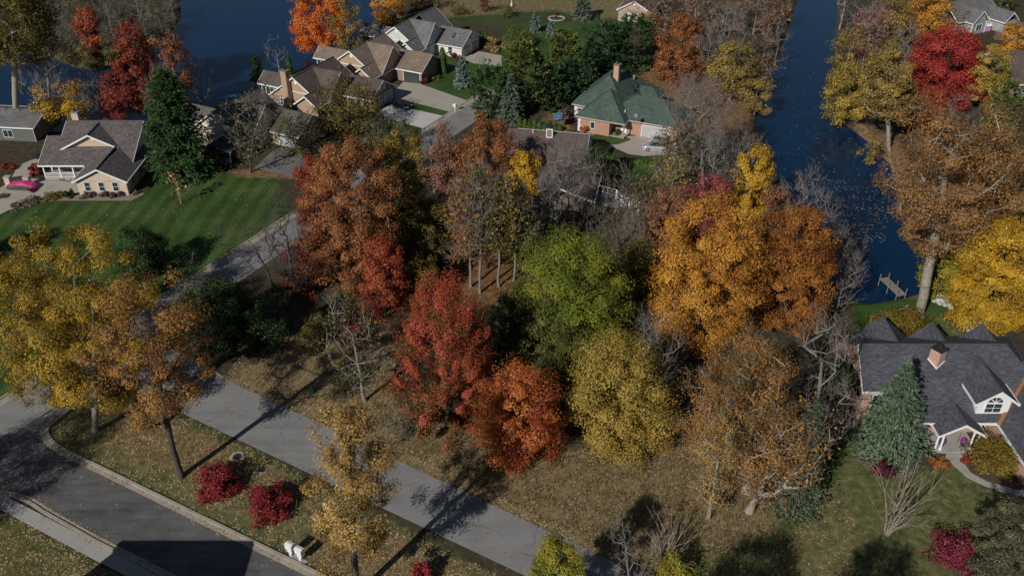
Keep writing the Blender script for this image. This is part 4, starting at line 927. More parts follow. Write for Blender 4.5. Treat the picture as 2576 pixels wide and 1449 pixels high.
def tree(tx, ty, by, hw, pal, label, name='maple_tree', bx=None, cb=0.1, prof='egg', dens=1.0, bark='brown', group=None, leaf=None, fill=0.55, trunk_r=None, nclu=None, gtint=0.0, cat='tree', twig=4, tt=0.72, clump=1.0, flat=0.75, stretch=1.25, rough=0.62, up=0.6, ragged=None):
    SEED[0] += 1; rng = np.random.default_rng(SEED[0])
    if bx is None and cb <= .16: by = by - .48 * hw
    b, h, lean, ppm = place(tx, ty, by, bx); R = hw / ppm
    px = hw / 2.516; vis = (by - ty) / 2.516 * (1 - cb)
    area = math.pi * px * max(vis, px) / 2
    nc = nclu or int(np.clip(area / 34, 24, 190)); L = (lean * 1.0, 0.0)
    if ragged is None: ragged = 1.0 if dens < .8 else .72
    dense = dens >= .8
    if dense: twig = 1; nc = int(nc * 1.25)
    C = centers(rng, nc, h * 0.96, R * 0.93, cb, prof, L, fill * (.62 if dense else .85), ragged)
    A, par, wg, tip = skeleton(rng, h, C, cb, L, tt)
    root = empty(name, b, rng.uniform(0, 0.01), label, cat, group)
    V, F = wood(A, par, wg, trunk_r or max(0.05, 0.0125 * h + 0.02), max(0.012, 0.018 * min(1, h / 12)))
    vt = np.zeros((0, 3)); ft = np.zeros((0, 3), int)
    if twig:
        p0, p1, rr = twigs(rng, C, 0.5, twig, min(1.4, R * .4), 0.017, 0.4, np.array([0, 0, h * .4])); vt, ft = cones_np(p0, p1, rr)
    me = mesh_np('trunk', np.concatenate([V, vt]), [F] + ([ft + len(V)] if len(ft) else []), BARK[bark]); obj_np('trunk', me, root)
    if pal:
        n = int(np.clip(area * (6.2 if dense else 4.0) * dens, 500, 60000)); ls = (leaf or float(np.clip(3.0 / (ppm / 2.516), 0.12, 0.55))) * .56
        per = rng.poisson(n / nc, nc) + 2; ci = np.repeat(np.arange(nc), per)
        s = (1.02 * R * (nc ** -0.333) + 0.22) * clump
        axis = np.stack([C[:, 0] * .15 + lean * C[:, 2] / h * .85, C[:, 1] * .15, C[:, 2] * (1 - .32 * up) - .1], -1)
        cd = C - axis; cd /= np.linalg.norm(cd, axis=1, keepdims=True) + 1e-9
        cs = rng.uniform(0.6, 1.3, nc)
        q = rvec(rng, len(ci)) * (rng.uniform(0, 1, (len(ci), 1)) ** 0.42)
        al = (q * cd[ci]).sum(1, keepdims=True)
        q = q * np.array([1, 1, flat]) + cd[ci] * al * (stretch - 1)
        P = C[ci] + q * s * cs[ci][:, None]
        P[:, 2] = np.maximum(P[:, 2], 0.15)
        o = P - np.array([0, 0, h * (cb + (1 - cb) * .35)]); o /= np.linalg.norm(o, axis=1, keepdims=True) + 1e-9
        nrm = rvec(rng, len(P)) * rough + q * 0.75 + o * 0.4 + np.array([0, 0, 0.3]); nrm /= np.linalg.norm(nrm, axis=1, keepdims=True)
        Vl, Fl = leaves_np(P, nrm, ls, rng)
        ct = rng.uniform(0, 1, nc)[ci]; tint = 0.60 * ct + 0.30 * rng.uniform(0, 1, len(P)) + .16 * np.sin(P[:, 2] * 1.1 + P[:, 0] * .6 + ct * 5) + gtint * (P[:, 2] / h - 0.5)
        me = mesh_np('crown', Vl, [Fl], leafmat(pal), np.clip(tint, 0, 1)); obj_np('crown', me, root)
    return root
def bare(tx, ty, by, hw, label, name='bare_tree', bx=None, cb=0.22, prof='vase', bark='grey', twigm='twig', group=None, dens=1.0, some=None, trunk_r=None, nclu=None, fill=0.6, cat='tree', tl=1.25, tr=0.022, leafn=0.12, tt=0.62):
    SEED[0] += 1; rng = np.random.default_rng(SEED[0])
    if bx is None and cb <= .2: by = by - .35 * hw
    b, h, lean, ppm = place(tx, ty, by, bx); R = hw / ppm
    px = hw / 2.516; vis = (by - ty) / 2.516 * (1 - cb); area = math.pi * px * max(vis, px) / 2
    nc = nclu or int(np.clip(area / 26, 24, 180)); L = (lean, 0.0)
    C = centers(rng, nc, h * 0.95, R * 0.9, cb, prof, L, fill)
    A, par, wg, tip = skeleton(rng, h, C, cb, L, tt, 0.03 if h > 8 else .012, min(1.2, h * .09), .045)
    root = empty(name, b, 0, label, cat, group)
    V, F = wood(A, par, wg, trunk_r or max(0.05, 0.0125 * h + 0.02), 0.036 * min(1.3, max(0.45, h / 12)), 0.46)
    obj_np('trunk', mesh_np('trunk', V, [F], BARK[bark]), root)
    n_per = int(np.clip(5 * dens, 2, 10))
    p0, p1, rr = twigs(rng, C, 0.9, n_per, float(np.clip(tl * 1.25 * h / 13, .25, 2.0)), tr * min(1.1, max(.45, h / 12)) * max(1, 9 / (ppm / 2.516)) ** .6, 0.45, np.array([lean * .4, 0, h * max(cb, .25)]))
    vt, ft = cones_np(p0, p1, rr)
    obj_np('crown', mesh_np('crown', vt, [ft], BARK[twigm]), root)
    if some:
        n = int(np.clip(area * leafn * 4, 60, 5000)); ci = rng.integers(0, nc, n); P = C[ci] + rng.normal(size=(n, 3)) * 0.55
        nrm = rvec(rng, n); Vl, Fl = leaves_np(P, nrm, float(np.clip(2.7 / (ppm / 2.516), 0.14, 0.5)), rng)
        obj_np('leaves', mesh_np('leaves', Vl, [Fl], leafmat(some), rng.uniform(0, 1, n)), root)
    return root
def sprays_np(P, d, L, W, rng, curl=0.0):
    n = len(P); side = np.cross(d, np.array([[0, 0, 1.0]]) + rng.normal(0, 0.45, (n, 3))); side /= np.linalg.norm(side, axis=1, keepdims=True) + 1e-9
    l = L * rng.uniform(0.7, 1.3, (n, 1)); w_ = W * rng.uniform(0.7, 1.3, (n, 1))
    V = np.stack([P - d * l * .35, P + side * w_ * .5 + d * l * .1, P + d * l * .65, P - side * w_ * .5 + d * l * .1], 1)
    return V.reshape(-1, 3), np.arange(4 * n).reshape(n, 4)
def conifer(tx, ty, by, hw, pal, label, kind='spruce', name=None, bx=None, cb=0.02, group=None, dens=1.0, bark='brown', power=0.9, cat='tree'):
    SEED[0] += 1; rng = np.random.default_rng(SEED[0])
    by = by - .5 * hw; b, h, lean, ppm = place(tx, ty, by, bx); R = hw / ppm; px = hw / 2.516; vis = (by - ty) / 2.516
    root = empty(name or kind + '_tree', b, 0, label, cat, group)
    target = float(np.clip(px * vis * 1.7 * dens, 450, 20000)); sz = float(np.clip(2.9 / (ppm / 2.516), 0.2, 0.6))
    pine = kind == 'pine'
    step = 1.15 if pine else max(0.4, h / 34); zs = np.arange(cb * h + .25, h * 0.985, step); zs = zs + rng.uniform(-.25, .25, len(zs)) * step
    bp0, bp1, br, SP, SD, ST = [], [], [], [], [], []
    for z in zs:
        t = (z - cb * h) / (h * (1 - cb)); t = min(max(t, 0), 1)
        Rz = R * ((1 - t) ** power) * (1.0 if t > 0.12 else 0.75 + t * 2) + 0.12
        if pine: Rz = R * (0.22 + 0.78 * math.sin(math.pi * min(1, (1 - t) * 0.78 + .05))) * (1 if t < .9 else .55)
        nb = int(rng.integers(5, 8)) if pine else int(np.clip(5 + Rz * 3.2, 6, 13))
        a0 = rng.uniform(0, 6.28)
        for k in range(nb):
            az = a0 + 6.283 * k / nb + rng.normal(0, .22); L = Rz * rng.uniform(.68, 1.12)
            sl = (-0.30 + 0.75 * t) if not pine else (0.10 + 0.5 * t + rng.normal(0, .08))
            c_, s_ = math.cos(az), math.sin(az)
            p0 = np.array([lean * z / h, 0, z]); p1 = p0 + np.array([c_ * L, s_ * L, sl * L])
            bp0.append(p0); bp1.append(p1); br.append(0.012 + 0.010 * L)
            m_ = max(3, int(L / (0.30 if not pine else 0.34)) + 1); m_ = int(m_ * (2.0 if not pine else 2.2))
            u = rng.uniform(.12 if not pine else .34, 1.02, m_) ** .8; lat = rng.normal(0, .17, m_) * (1.15 - .5 * u) * L * (1.0 if not pine else .9)
            sag = (-.10 * u * u if not pine else .05 * u * u) * L
            q = p0[None] + (p1 - p0)[None] * u[:, None] + np.stack([-s_ * lat, c_ * lat, sag + rng.normal(0, .05 if not pine else .12, m_)], -1)
            dd = np.stack([c_ + (-s_) * lat / (L + .01) * 1.4, s_ + c_ * lat / (L + .01) * 1.4, np.full(m_, sl - (.25 if not pine else -.35))], -1) + rng.normal(0, .22 if not pine else .42, (m_, 3))
            SP.append(q); SD.append(dd); ST.append(np.full(m_, rng.uniform(0, 1)))
    SP, SD, ST = np.concatenate(SP), np.concatenate(SD), np.concatenate(ST)
    rep = max(1, int(round(target / len(SP))))
    if rep > 1: SP = np.repeat(SP, rep, 0) + rng.normal(0, sz * .35, (len(SP) * rep, 3)); SD = np.repeat(SD, rep, 0) + rng.normal(0, .25, (len(SD) * rep, 3)); ST = np.repeat(ST, rep)
    SD /= np.linalg.norm(SD, axis=1, keepdims=True) + 1e-9
    SP[:, 2] = np.maximum(SP[:, 2], .08)
    V, F = sprays_np(SP, SD, sz * (1.25 if not pine else 1.15), sz * (.55 if not pine else .62), rng)
    obj_np('crown', mesh_np('crown', V, [F], leafmat(pal), np.clip(.4 * ST + .6 * rng.uniform(0, 1, len(SP)), 0, 1)), root)
    zt = np.linspace(0, h * .97, 9); tp = np.stack([lean * zt / h, 0 * zt, zt], -1); tr = max(.06, .011 * h) * (1.02 - zt / h)
    v1, f1 = tubes_np(tp[:-1], tp[1:], tr[:-1], tr[1:], 8); v2, f2 = cones_np(np.array(bp0), np.array(bp1), np.array(br))
    obj_np('trunk', mesh_np('trunk', np.concatenate([v1, v2]), [f1, f2 + len(v1)], BARK[bark]), root)
    return root
def shrub(x, y, hw, hh, pal, label, name='shrub', group=None, dens=1.0, cat='shrub', bark='dark', column=False, loc=None, stems=7):
    # x, y: foot in the photo; hw: half width, hh: height, both in photo pixels
    SEED[0] += 1; rng = np.random.default_rng(SEED[0])
    y = y - .4 * hw; hh = max(hh - .35 * hw, .6 * hh); b = G(x, y); ppm = F_PX / (b.y * math.cos(PITCH) + CAM_H * math.sin(PITCH)); R = hw / ppm; h = hh / ppm / math.cos(elev(y) * .9)
    root = empty(name, b, 0, label, cat, group); px, vis = hw / 2.516, hh / 2.516
    n = int(np.clip(px * vis * 17 * dens, 140, 9000)); ls = float(np.clip(1.8 / (ppm / 2.516), .08, .36))
    if not column:
        kc = int(np.clip(px * vis / 22, 9, 46)); cc = rvec(rng, kc); cc[:, 2] = np.abs(cc[:, 2]); cr = rng.uniform(.45, 1.05, (kc, 1)) ** .7
        cc = cc * cr * np.array([R * .86, R * .86, h * .84]); cc[:, 2] = np.maximum(cc[:, 2], h * .12)
        ci = rng.integers(0, kc, n); q = rvec(rng, n) * rng.uniform(0, 1, (n, 1)) ** .45; dd = cc / (np.linalg.norm(cc, axis=1, keepdims=True) + 1e-9)
        q = q + dd[ci] * (q * dd[ci]).sum(1, keepdims=True) * .7; sz = rng.uniform(.26, .46, kc)[ci][:, None]
    lump = np.ones(n)
    if column:
        t = rng.uniform(0, 1, n) ** 1.1; az = rng.uniform(0, 6.28, n); q = np.sqrt(np.clip(1 - ((t - .25) / .78) ** 2, .01, 1)) * rng.uniform(.55, 1.05, n)
        P = np.stack([np.cos(az) * q * R, np.sin(az) * q * R, t * h], -1); nrm = np.stack([np.cos(az), np.sin(az), .3 + 0 * az], -1) + rvec(rng, n) * .6
    else:
        P = cc[ci] + q * sz * np.array([R, R, h * .62]); P[:, 2] = np.maximum(P[:, 2], .05); nrm = q * .8 + rvec(rng, n) * .8 + np.array([0, 0, .35]); lump = rng.uniform(.4, 1.1, kc)[ci]
    nrm /= np.linalg.norm(nrm, axis=1, keepdims=True) + 1e-9
    V, F = leaves_np(P, nrm, ls, rng, .7)
    obj_np('foliage', mesh_np('foliage', V, [F], leafmat(pal), np.clip(.25 + .5 * lump * rng.uniform(.2, 1, n), 0, 1)), root)
    k = stems; az = rng.uniform(0, 6.28, k); p0 = np.stack([np.cos(az) * .08, np.sin(az) * .08, 0 * az], -1); p1 = np.stack([np.cos(az) * R * .6, np.sin(az) * R * .6, np.full(k, h * .75)], -1)
    v, f = tubes_np(p0, p1, np.full(k, .035), np.full(k, .012), 5); obj_np('stem', mesh_np('stem', v, [f], BARK[bark]), root)
    return root

def fan_shrub(x, y, hw, hh, label, name='bare_shrub', stems=26, bark='tan', group=None):
    SEED[0] += 1; rng = np.random.default_rng(SEED[0])
    b = G(x, y); ppm = F_PX / (b.y * math.cos(PITCH) + CAM_H * math.sin(PITCH)); R = hw / ppm; h = hh / ppm / math.cos(elev(y) * .9)
    root = empty(name, b, 0, label, 'shrub', group); V, F, nv = [], [], 0; T0, T1, TR = [], [], []
    def limb(P, r):
        nonlocal nv
        v, f = tubes_np(P[:-1], P[1:], r[:-1], r[1:], 5); V.append(v); F.append(f + nv); nv += len(v)
    for i in range(stems):
        az = rng.uniform(0, 6.283); sp_ = rng.uniform(.05, 1) ** .6; L = h * rng.uniform(.6, 1.05); t = np.linspace(0, 1, 8)
        out = R * sp_ * (.35 * t + .65 * t ** 1.7); wob = np.cumsum(rng.normal(0, .15, (8, 2)), 0) * t[:, None]
        P = np.stack([np.cos(az) * (out + .35 * (1 - t) * sp_) + wob[:, 0] + .12 * R * t, np.sin(az) * (out + .35 * (1 - t) * sp_) + wob[:, 1], L * t * (1 - .22 * sp_ * t)], -1)
        limb(P, np.interp(t, [0, 1], [rng.uniform(.03, .065), .012]))
        for q in range(5):
            j = int(rng.integers(1, 7)); d = P[j + 1] - P[j]; d = d / np.linalg.norm(d) + rvec(rng, 1)[0] * .45; d /= np.linalg.norm(d); l2 = L * rng.uniform(.25, .5); t2 = np.linspace(0, 1, 5)
            Q = P[j] + d * l2 * t2[:, None] + np.cumsum(rng.normal(0, .05, (5, 3)), 0) * t2[:, None]; limb(Q, np.interp(t2, [0, 1], [.022, .009]))
            for k in range(5):
                m_ = int(rng.integers(1, 5)); d2 = d + rvec(rng, 1)[0] * .6; T0.append(Q[m_]); T1.append(Q[m_] + d2 * rng.uniform(.2, .6)); TR.append(.011)
    v, f = cones_np(np.array(T0), np.array(T1), np.array(TR))
    obj_np('stem', mesh_np('stem', np.concatenate(V), [np.concatenate(F)], BARK[bark]), root); obj_np('twig', mesh_np('twig', v, [f], BARK[bark]), root)['kind'] = 'stuff'
    return root
# ================================================================== every tree, from the street up to the far shore
# --- near trees
tree(228, 576, 1085, 150, 'yolive', 'tall yellow leaved tree on the street corner with thick pale trunk', 'cottonwood_tree', bx=240, cb=.13, prof='round', bark='grey', dens=.66, fill=.7, leaf=.36, nclu=78, clump=.78)
tree(98, 543, 868, 122, 'yolive', 'yellow topped tree at the left edge beside the taller corner tree', 'cottonwood_tree', bx=206, cb=.08, prof='egg', bark='grey', fill=.6, leaf=.36, nclu=60, clump=.8, dens=.75)
tree(15, 640, 1060, 105, 'yolive', 'yellow olive tree cut by the left edge below the yellow tops', 'cottonwood_tree', cb=.1, bark='dark', dens=.78)
tree(345, 702, 1200, 152, 'orangebrown', 'sparse orange brown tree with long bare lower trunk on the grass triangle', 'oak_tree', bx=455, cb=.34, prof='spread', bark='dark', dens=.42, fill=.62, leaf=.32, clump=.78, nclu=80)
tree(875, 1003, 1500, 118, 'tangold', 'tan gold thinning tree in the foreground leaning over the grey road', 'cottonwood_tree', bx=893, cb=.26, prof='egg', bark='dark', dens=.55, fill=.62, leaf=.30, clump=.8, up=1.2, stretch=1.7, nclu=95)
tree(1115, 710, 1118, 124, 'redmaple', 'tall narrow red maple with green showing inside beside the green tree', cb=.02, prof='upright', dens=1.2, bark='dark', gtint=.34, fill=.6, stretch=2.8, flat=1.0, up=2.0, clump=.66, ragged=.9)
tree(1307, 928, 1192, 112, 'orangered', 'bright orange red maple standing in front of the tall red one', cb=.03, prof='egg', bark='dark', dens=1.2, stretch=1.7)
tree(1585, 850, 1172, 146, 'goldolive', 'broad gold olive maple alone on the dry grass', cb=.03, prof='egg', bark='brown', dens=1.25, stretch=1.5)
bare(1660, 788, 1080, 62, 'pale grey bare crown rising behind the gold olive maple', cb=.3, nclu=80, dens=.8, bark='grey')
tree(1385, 770, 985, 92, 'oliveg', 'darker olive green crown at the lower left of the still green tree', 'linden_tree', cb=.05, prof='round', bark='dark')  # darker leaf palette for the lower left lobe
tree(1445, 582, 968, 150, 'green', 'still green tree at the centre of the wood', 'linden_tree', cb=.04, prof='round', bark='brown', dens=1.2, gtint=.25, stretch=1.4)
tree(1272, 742, 965, 62, 'darkgreen', 'dark shaded evergreen between the red maple and the green tree', 'holly_tree', cb=.03, prof='egg', bark='dark')
tree(1812, 494, 935, 152, 'goldorange', 'large golden orange maple above the dry clearing', cb=.08, prof='egg', bark='brown', dens=1.15)
tree(2025, 518, 880, 112, 'rustorange', 'rust orange maple pressed against the golden one beside the canal', cb=.08, prof='egg', bark='brown')
tree(1905, 838, 1235, 150, 'oakmix', 'mixed orange and brown oak with forked pale trunk at the yard edge', 'oak_tree', bx=1876, cb=.2, prof='round', bark='pale', dens=.72, trunk_r=.42, leaf=.3, tt=.55)
tree(1830, 1020, 1330, 62, 'tangold', 'thin tan tree filling the gap left of the forked oak', 'oak_tree', cb=.1, prof='egg', bark='tan', dens=.32)
bare(2075, 780, 1110, 84, 'grey bare tree in front of the slate roof with crooked limbs', cb=.25, nclu=70, dens=.6, bark='grey', bx=2050)
bare(2030, 1035, 1288, 112, 'leaning pale bare tree reaching right across the lawn edge', bx=1884, cb=.18, bark='pale', prof='spread', some='oakmix', trunk_r=.36, dens=.7)
bare(2130, 960, 1170, 62, 'pale bare sapling at the left corner of the slate roofed house', cb=.2, bark='pale', dens=.8)
conifer(2058, 1010, 1322, 78, 'softgreen', 'drooping green conifer behind the leaning bare branches', 'spruce', cb=.02, power=.7)
conifer(2286, 908, 1184, 108, 'sprucegreen', 'large grey green spruce in front of the slate roof', 'spruce', bx=2238, power=.9, dens=1.5)
fan_shrub(2228, 1342, 98, 176, 'vase shaped bare shrub with many upright tan stems on the lawn', stems=17)
shrub(2216, 1212, 27, 46, 'burgundy', 'small burgundy shrub on the lawn left of the bare stems', dens=1)
shrub(2412, 1432, 66, 92, 'magenta', 'rounded crimson shrub on the shaded lawn at lower right', dens=.8)
tree(2568, 1255, 1500, 62, 'greyolive', 'dull olive tree cut by the right edge at the lawn', 'ash_tree', cb=.02, prof='egg', bark='dark')
shrub(2490, 1190, 62, 88, 'darkgold', 'gold and rust shrub in the mulch bed beside the porch', dens=1)
shrub(2358, 1176, 20, 30, 'rustorange', 'small orange shrub at the porch step', dens=1)
shrub(2425, 1168, 12, 24, 'deepred', 'small red shrub right of the porch step', dens=1)
tree(2552, 548, 900, 116, 'yellow', 'bright yellow maple at the right edge above the slate roof', cb=.12, prof='round', bark='grey', dens=1.15)
tree(2415, 252, 795, 178, 'brownoak', 'huge brown oak with bare straight trunk on the canal bank', 'oak_tree', bx=2310, cb=.40, prof='spread', bark='pale', dens=.62, trunk_r=.62, leaf=.40, tt=.66, nclu=160, clump=.92)
tree(2520, 330, 700, 100, 'brownoak', 'second brown oak crown merging at the right edge', 'oak_tree', cb=.2, prof='round', bark='grey', dens=.8)
tree(2400, 610, 770, 52, 'ygreen', 'yellow green shrubby tree right of the thick oak trunk', 'willow_tree', cb=.04, dens=.8)
shrub(2262, 872, 72, 88, 'darkgold', 'wide golden bush behind the slate roof gables', dens=.8)
shrub(2190, 850, 40, 52, 'oliveg', 'olive bush at the left end of the back lawn', dens=.8)
tree(1400, 1356, 1640, 74, 'ygreen', 'yellow green tree top poking up at the bottom edge', 'maple_tree', cb=.1, prof='upright', bark='brown', dens=1.6)
bare(1566, 1296, 1500, 50, 'thin bare sapling at the bottom edge beside the road shadow', cb=.12, bark='grey', dens=.8, prof='egg', tt=.93, nclu=46, bx=1590)
shrub(1690, 1490, 66, 92, 'ygreen', 'yellow olive bush at the bottom edge right of the road', dens=.45)
fan_shrub(1668, 1440, 74, 120, 'brown twiggy thicket above the yellow olive bush', stems=20)
shrub(552, 1252, 56, 78, 'shrubred', 'red shrub beside the manhole, nearer the dark trunk', name='burning_bush', group='red shrubs on the grass triangle', dens=.75)
shrub(684, 1306, 56, 84, 'shrubred', 'red shrub nearer the white mailboxes', name='burning_bush', group='red shrubs on the grass triangle', dens=.75)
shrub(1068, 1470, 33, 56, 'shrubred', 'red shrub at the bottom edge below the grey road', name='burning_bush', group='red shrubs on the grass triangle', dens=.8)
bare(855, 715, 1008, 84, 'gnarled grey bare tree on the dry grass left of the red maple', bx=918, cb=.22, bark='grey', some='oliveg', prof='round', dens=.5, leafn=.05, nclu=70)
shrub(880, 985, 55, 60, 'greyolive', 'thin grey green undergrowth at the foot of the gnarled tree', dens=.22, bark='tan', stems=14)
bare(600, 545, 730, 82, 'dark leaning bare tree hanging over the long street', bx=694, cb=.28, bark='dark', twigm='dark', dens=.5, prof='spread')
bare(700, 478, 765, 62, 'tall dark bare tree between the street and the red crowns', bx=745, cb=.25, bark='dark', twigm='dark', dens=.5, prof='egg')
tree(525, 690, 905, 104, 'darkgreen', 'dark green bushy tree overhanging the street junction', 'holly_tree', cb=.02, prof='round', bark='dark', dens=.9, gtint=.2)
bare(470, 640, 745, 48, 'low bare bush on the far kerb of the long street', 'bare_shrub', cb=.05, bark='tan', dens=.5, cat='shrub')
tree(1000, 1000, 1120, 44, 'greyolive', 'thin olive brush left of the tall red maple', 'scrub_tree', cb=.03, dens=.25, bark='tan')
tree(335, 572, 720, 60, 'darkgreen', 'dark tree behind the yellow crowns throwing its shade on the big lawn', 'holly_tree', cb=.05, prof='egg', bark='dark', dens=1.2)
tree(1502, 366, 490, 46, 'darkgreen', 'dark evergreen in shade right of the red brown roof', 'holly_tree', cb=.03, prof='egg', bark='dark')
tree(2112, 905, 1075, 42, 'darkgreen', 'dark evergreen at the left end wall of the slate roofed house', 'holly_tree', cb=.03, prof='egg', bark='dark')
bare(2150, 850, 1040, 56, 'brown bare tree against the left end of the slate roof', cb=.2, bark='dark', prof='egg', nclu=80)
tree(655, 765, 890, 62, 'darkgreen', 'dark thicket added in place of tree shade beside the street under the red crowns', 'holly_tree', cb=.03, bark='dark')  # dark leaves added where only the shadow of the yellow trees lies
tree(790, 790, 885, 46, 'olive', 'olive thicket added to deepen the shade below the dark red tree', 'scrub_tree', cb=.03, bark='dark')  # scrub added to darken ground that lies in tree shadow
tree(880, 800, 870, 40, 'deepred', 'low dark red brush added to deepen the shade under the rust orange tree', 'scrub_tree', cb=.03, bark='dark')  # added brush, its dark leaves stand in for deeper shadow
tree(1060, 640, 770, 44, 'olive', 'low olive thicket added to deepen the shade between the red lobe and the clearing', 'scrub_tree', cb=.03, bark='dark', dens=.9)  # added scrub that darkens the shadowed gap before the clearing
tree(1012, 318, 500, 56, 'darkgold', 'dull gold crown above the street right of the rust orange tree', 'elm_tree', cb=.1, dens=.8, bark='dark')
bare(1085, 330, 500, 46, 'grey bare tree screening the street beside the pinkish tree', cb=.15, prof='egg', dens=1.0)
bare(1365, 470, 690, 60, 'grey bare tree in the thick of the middle wood', cb=.15, prof='egg', dens=.9)
bare(1515, 560, 720, 60, 'dark bare tree behind the still green crown', cb=.1, prof='egg', bark='dark', dens=.9)
tree(1610, 600, 760, 52, 'olive', 'shaded olive thicket left of the golden maple', 'scrub_tree', cb=.03, bark='dark', dens=.9)
bare(1600, 520, 720, 50, 'brown bare tree at the shaded gap left of the golden maple', cb=.1, prof='egg', bark='brown', dens=.9)
bare(2085, 480, 700, 44, 'fine bare tree overhanging the dark end of the canal', cb=.12, prof='egg', dens=.9)
bare(2160, 600, 790, 44, 'low bare branches across the end of the canal', cb=.1, prof='spread', bark='dark', dens=.8)
# --- the wood in the middle
tree(872, 343, 800, 128, 'rust', 'tall rust orange tree at the left of the wood', cb=.14, prof='egg', bark='grey', dens=.95, fill=.6)
tree(786, 378, 715, 66, 'deepred', 'dark red tree left of the rust orange crown', cb=.08, prof='egg', bark='dark')
tree(950, 600, 818, 66, 'firered', 'red maple lobe low in front of the rust orange tree', cb=.05, prof='egg', bark='dark')
tree(760, 600, 760, 58, 'deepred', 'small dark red tree at the roadside under the tall crowns', cb=.1, bark='dark', dens=.6)
tree(975, 345, 700, 72, 'darkgold', 'dark gold tree right of the rust orange crown', 'elm_tree', cb=.12, prof='egg', bark='dark')
tree(1055, 465, 710, 72, 'olive', 'shaded olive tree beside the leaf covered clearing', 'elm_tree', cb=.08, prof='egg', bark='dark')
tree(1225, 288, 545, 70, 'rust', 'reddish tree standing before the brown roof', cb=.08, prof='egg', bark='brown', dens=.9)
tree(1118, 305, 530, 54, 'pinkbrown', 'thin pinkish tree beyond the gold crown near the street', cb=.1, bark='grey', dens=.6)
tree(1320, 378, 560, 40, 'yellow', 'small bright yellow crown in front of the brown roof', cb=.3, prof='round', bark='grey', dens=1)
bare(1168, 430, 722, 58, 'slim grey tree with a few brown leaves, left of the clearing trunks', bx=1184, cb=.3, trunk_r=.17, some='rust', prof='egg', leafn=.2, dens=.9)
bare(1205, 400, 738, 46, 'slim dark forked tree at the front of the clearing', bx=1207, cb=.4, trunk_r=.18, prof='egg', some='oliveg', dens=.8)
bare(1262, 440, 722, 44, 'straight pale trunk with thin yellow leaves in the clearing', bx=1255, cb=.45, trunk_r=.16, some='darkgold', prof='egg', leafn=.4)
bare(1312, 470, 706, 52, 'straight grey trunk at the right of the clearing', bx=1292, cb=.42, trunk_r=.16, prof='egg', some='oliveg', leafn=.25)
bare(1432, 362, 600, 104, 'broad grey bare tree with pale forked trunk before the brown roof', bx=1392, cb=.25, prof='vase', bark='grey', dens=1.0)
tree(1235, 440, 650, 66, 'olive', 'thin olive gold tree behind the clearing trunks', 'elm_tree', cb=.1, dens=.5, bark='dark')
tree(1355, 545, 700, 66, 'oliveg', 'olive green tree above the still green tree', 'elm_tree', cb=.05, dens=.7, bark='dark')
tree(1140, 480, 690, 50, 'darkgold', 'dim gold tree beside the slim grey trunks', 'elm_tree', cb=.1, dens=.45, bark='dark')
bare(1568, 415, 625, 62, 'thin brown bare tree rising in front of the white deck', cb=.25, bark='dark', dens=.55, prof='egg', twigm='twig')
bare(1480, 505, 640, 72, 'dense brown bare tree before the low brown roof', cb=.15, bark='dark', dens=.8, prof='egg')
bare(1620, 440, 640, 58, 'brownish bare tree right of the white deck', cb=.2, bark='brown', some='olive', dens=.7, prof='egg')
tree(1692, 472, 690, 62, 'pinkbrown', 'pinkish brown tree left of the golden maple', cb=.05, prof='round', bark='grey', dens=.9)
tree(1790, 440, 650, 72, 'pinkred', 'dusky red tree behind the golden maple top', cb=.1, prof='round', bark='grey', dens=.9)
tree(1906, 362, 610, 56, 'yellow', 'upright bright yellow tree beside the canal', 'aspen_tree', cb=.1, prof='upright', bark='pale', dens=.85)
bare(2035, 425, 650, 48, 'thin grey bare tree at the canal edge above the rust maple', cb=.2, dens=.9)
bare(2112, 545, 770, 46, 'grey bare tree leaning over the dark water', cb=.15, dens=.8, prof='egg')
bare(2135, 650, 820, 50, 'low bare tree at the end of the canal', cb=.1, dens=.7, prof='egg')
bare(2130, 800, 960, 50, 'pale bare branches left of the golden bush', cb=.1, bark='pale', dens=.6, prof='egg')
tree(1960, 470, 640, 52, 'rust', 'brown thin tree between yellow tree and rust maple', cb=.1, dens=.4, bark='grey')
# --- around the middle houses
bare(640, 238, 434, 92, 'wide bare tree in front of the dull grey brown house', bx=630, cb=.2, prof='vase', bark='brown', some='oliveg', dens=.5, leafn=.035, nclu=90)
tree(735, 285, 418, 58, 'oliveg', 'thin olive tree at the corner of the dull grey brown house', 'elm_tree', cb=.12, dens=.35, bark='brown')
tree(865, 198, 372, 92, 'olive', 'olive gold tree in front of the house with the tan chimney', 'elm_tree', cb=.08, prof='round', dens=.6, bark='brown')
conifer(533, 362, 436, 32, 'purplebrown', 'drooping dark evergreen by the front porch', 'spruce', 'weeping_evergreen', power=.5)
tree(990, 290, 400, 50, 'greyolive', 'grey olive brushy tree by the pale driveway', 'scrub_tree', cb=.05, dens=.5, bark='grey')
tree(930, 300, 415, 46, 'greyolive', 'dark shaded scrub left of the grey olive one', 'scrub_tree', cb=.05, dens=.4, bark='dark')
conifer(405, 174, 484, 96, 'pine', 'big dark green pine right of the cream brick house', 'spruce', 'pine_tree', power=.55, dens=3.2)
bare(437, 430, 512, 14, 'tiny gold leaved sapling in a mulch ring on the big lawn', 'sapling_tree', cb=.3, some='tangold', bark='tan', dens=.4, prof='egg')
tree(150, 205, 350, 66, 'yellow', 'yellow tree at the shore behind the cream brick house', cb=.1, prof='spread', bark='grey', dens=.75, fill=.5)
tree(290, 175, 320, 62, 'deepred', 'deep red maple on the shore behind the weathered grey gables', cb=.05, prof='egg', bark='dark')
tree(318, 44, 300, 52, 'deepred', 'tall dull red tree behind the deep red shore maple', cb=.25, prof='egg', bark='dark', dens=.9)
tree(206, 14, 172, 34, 'firered', 'narrow red tree on the wooded point', cb=.1, prof='egg', bark='dark')
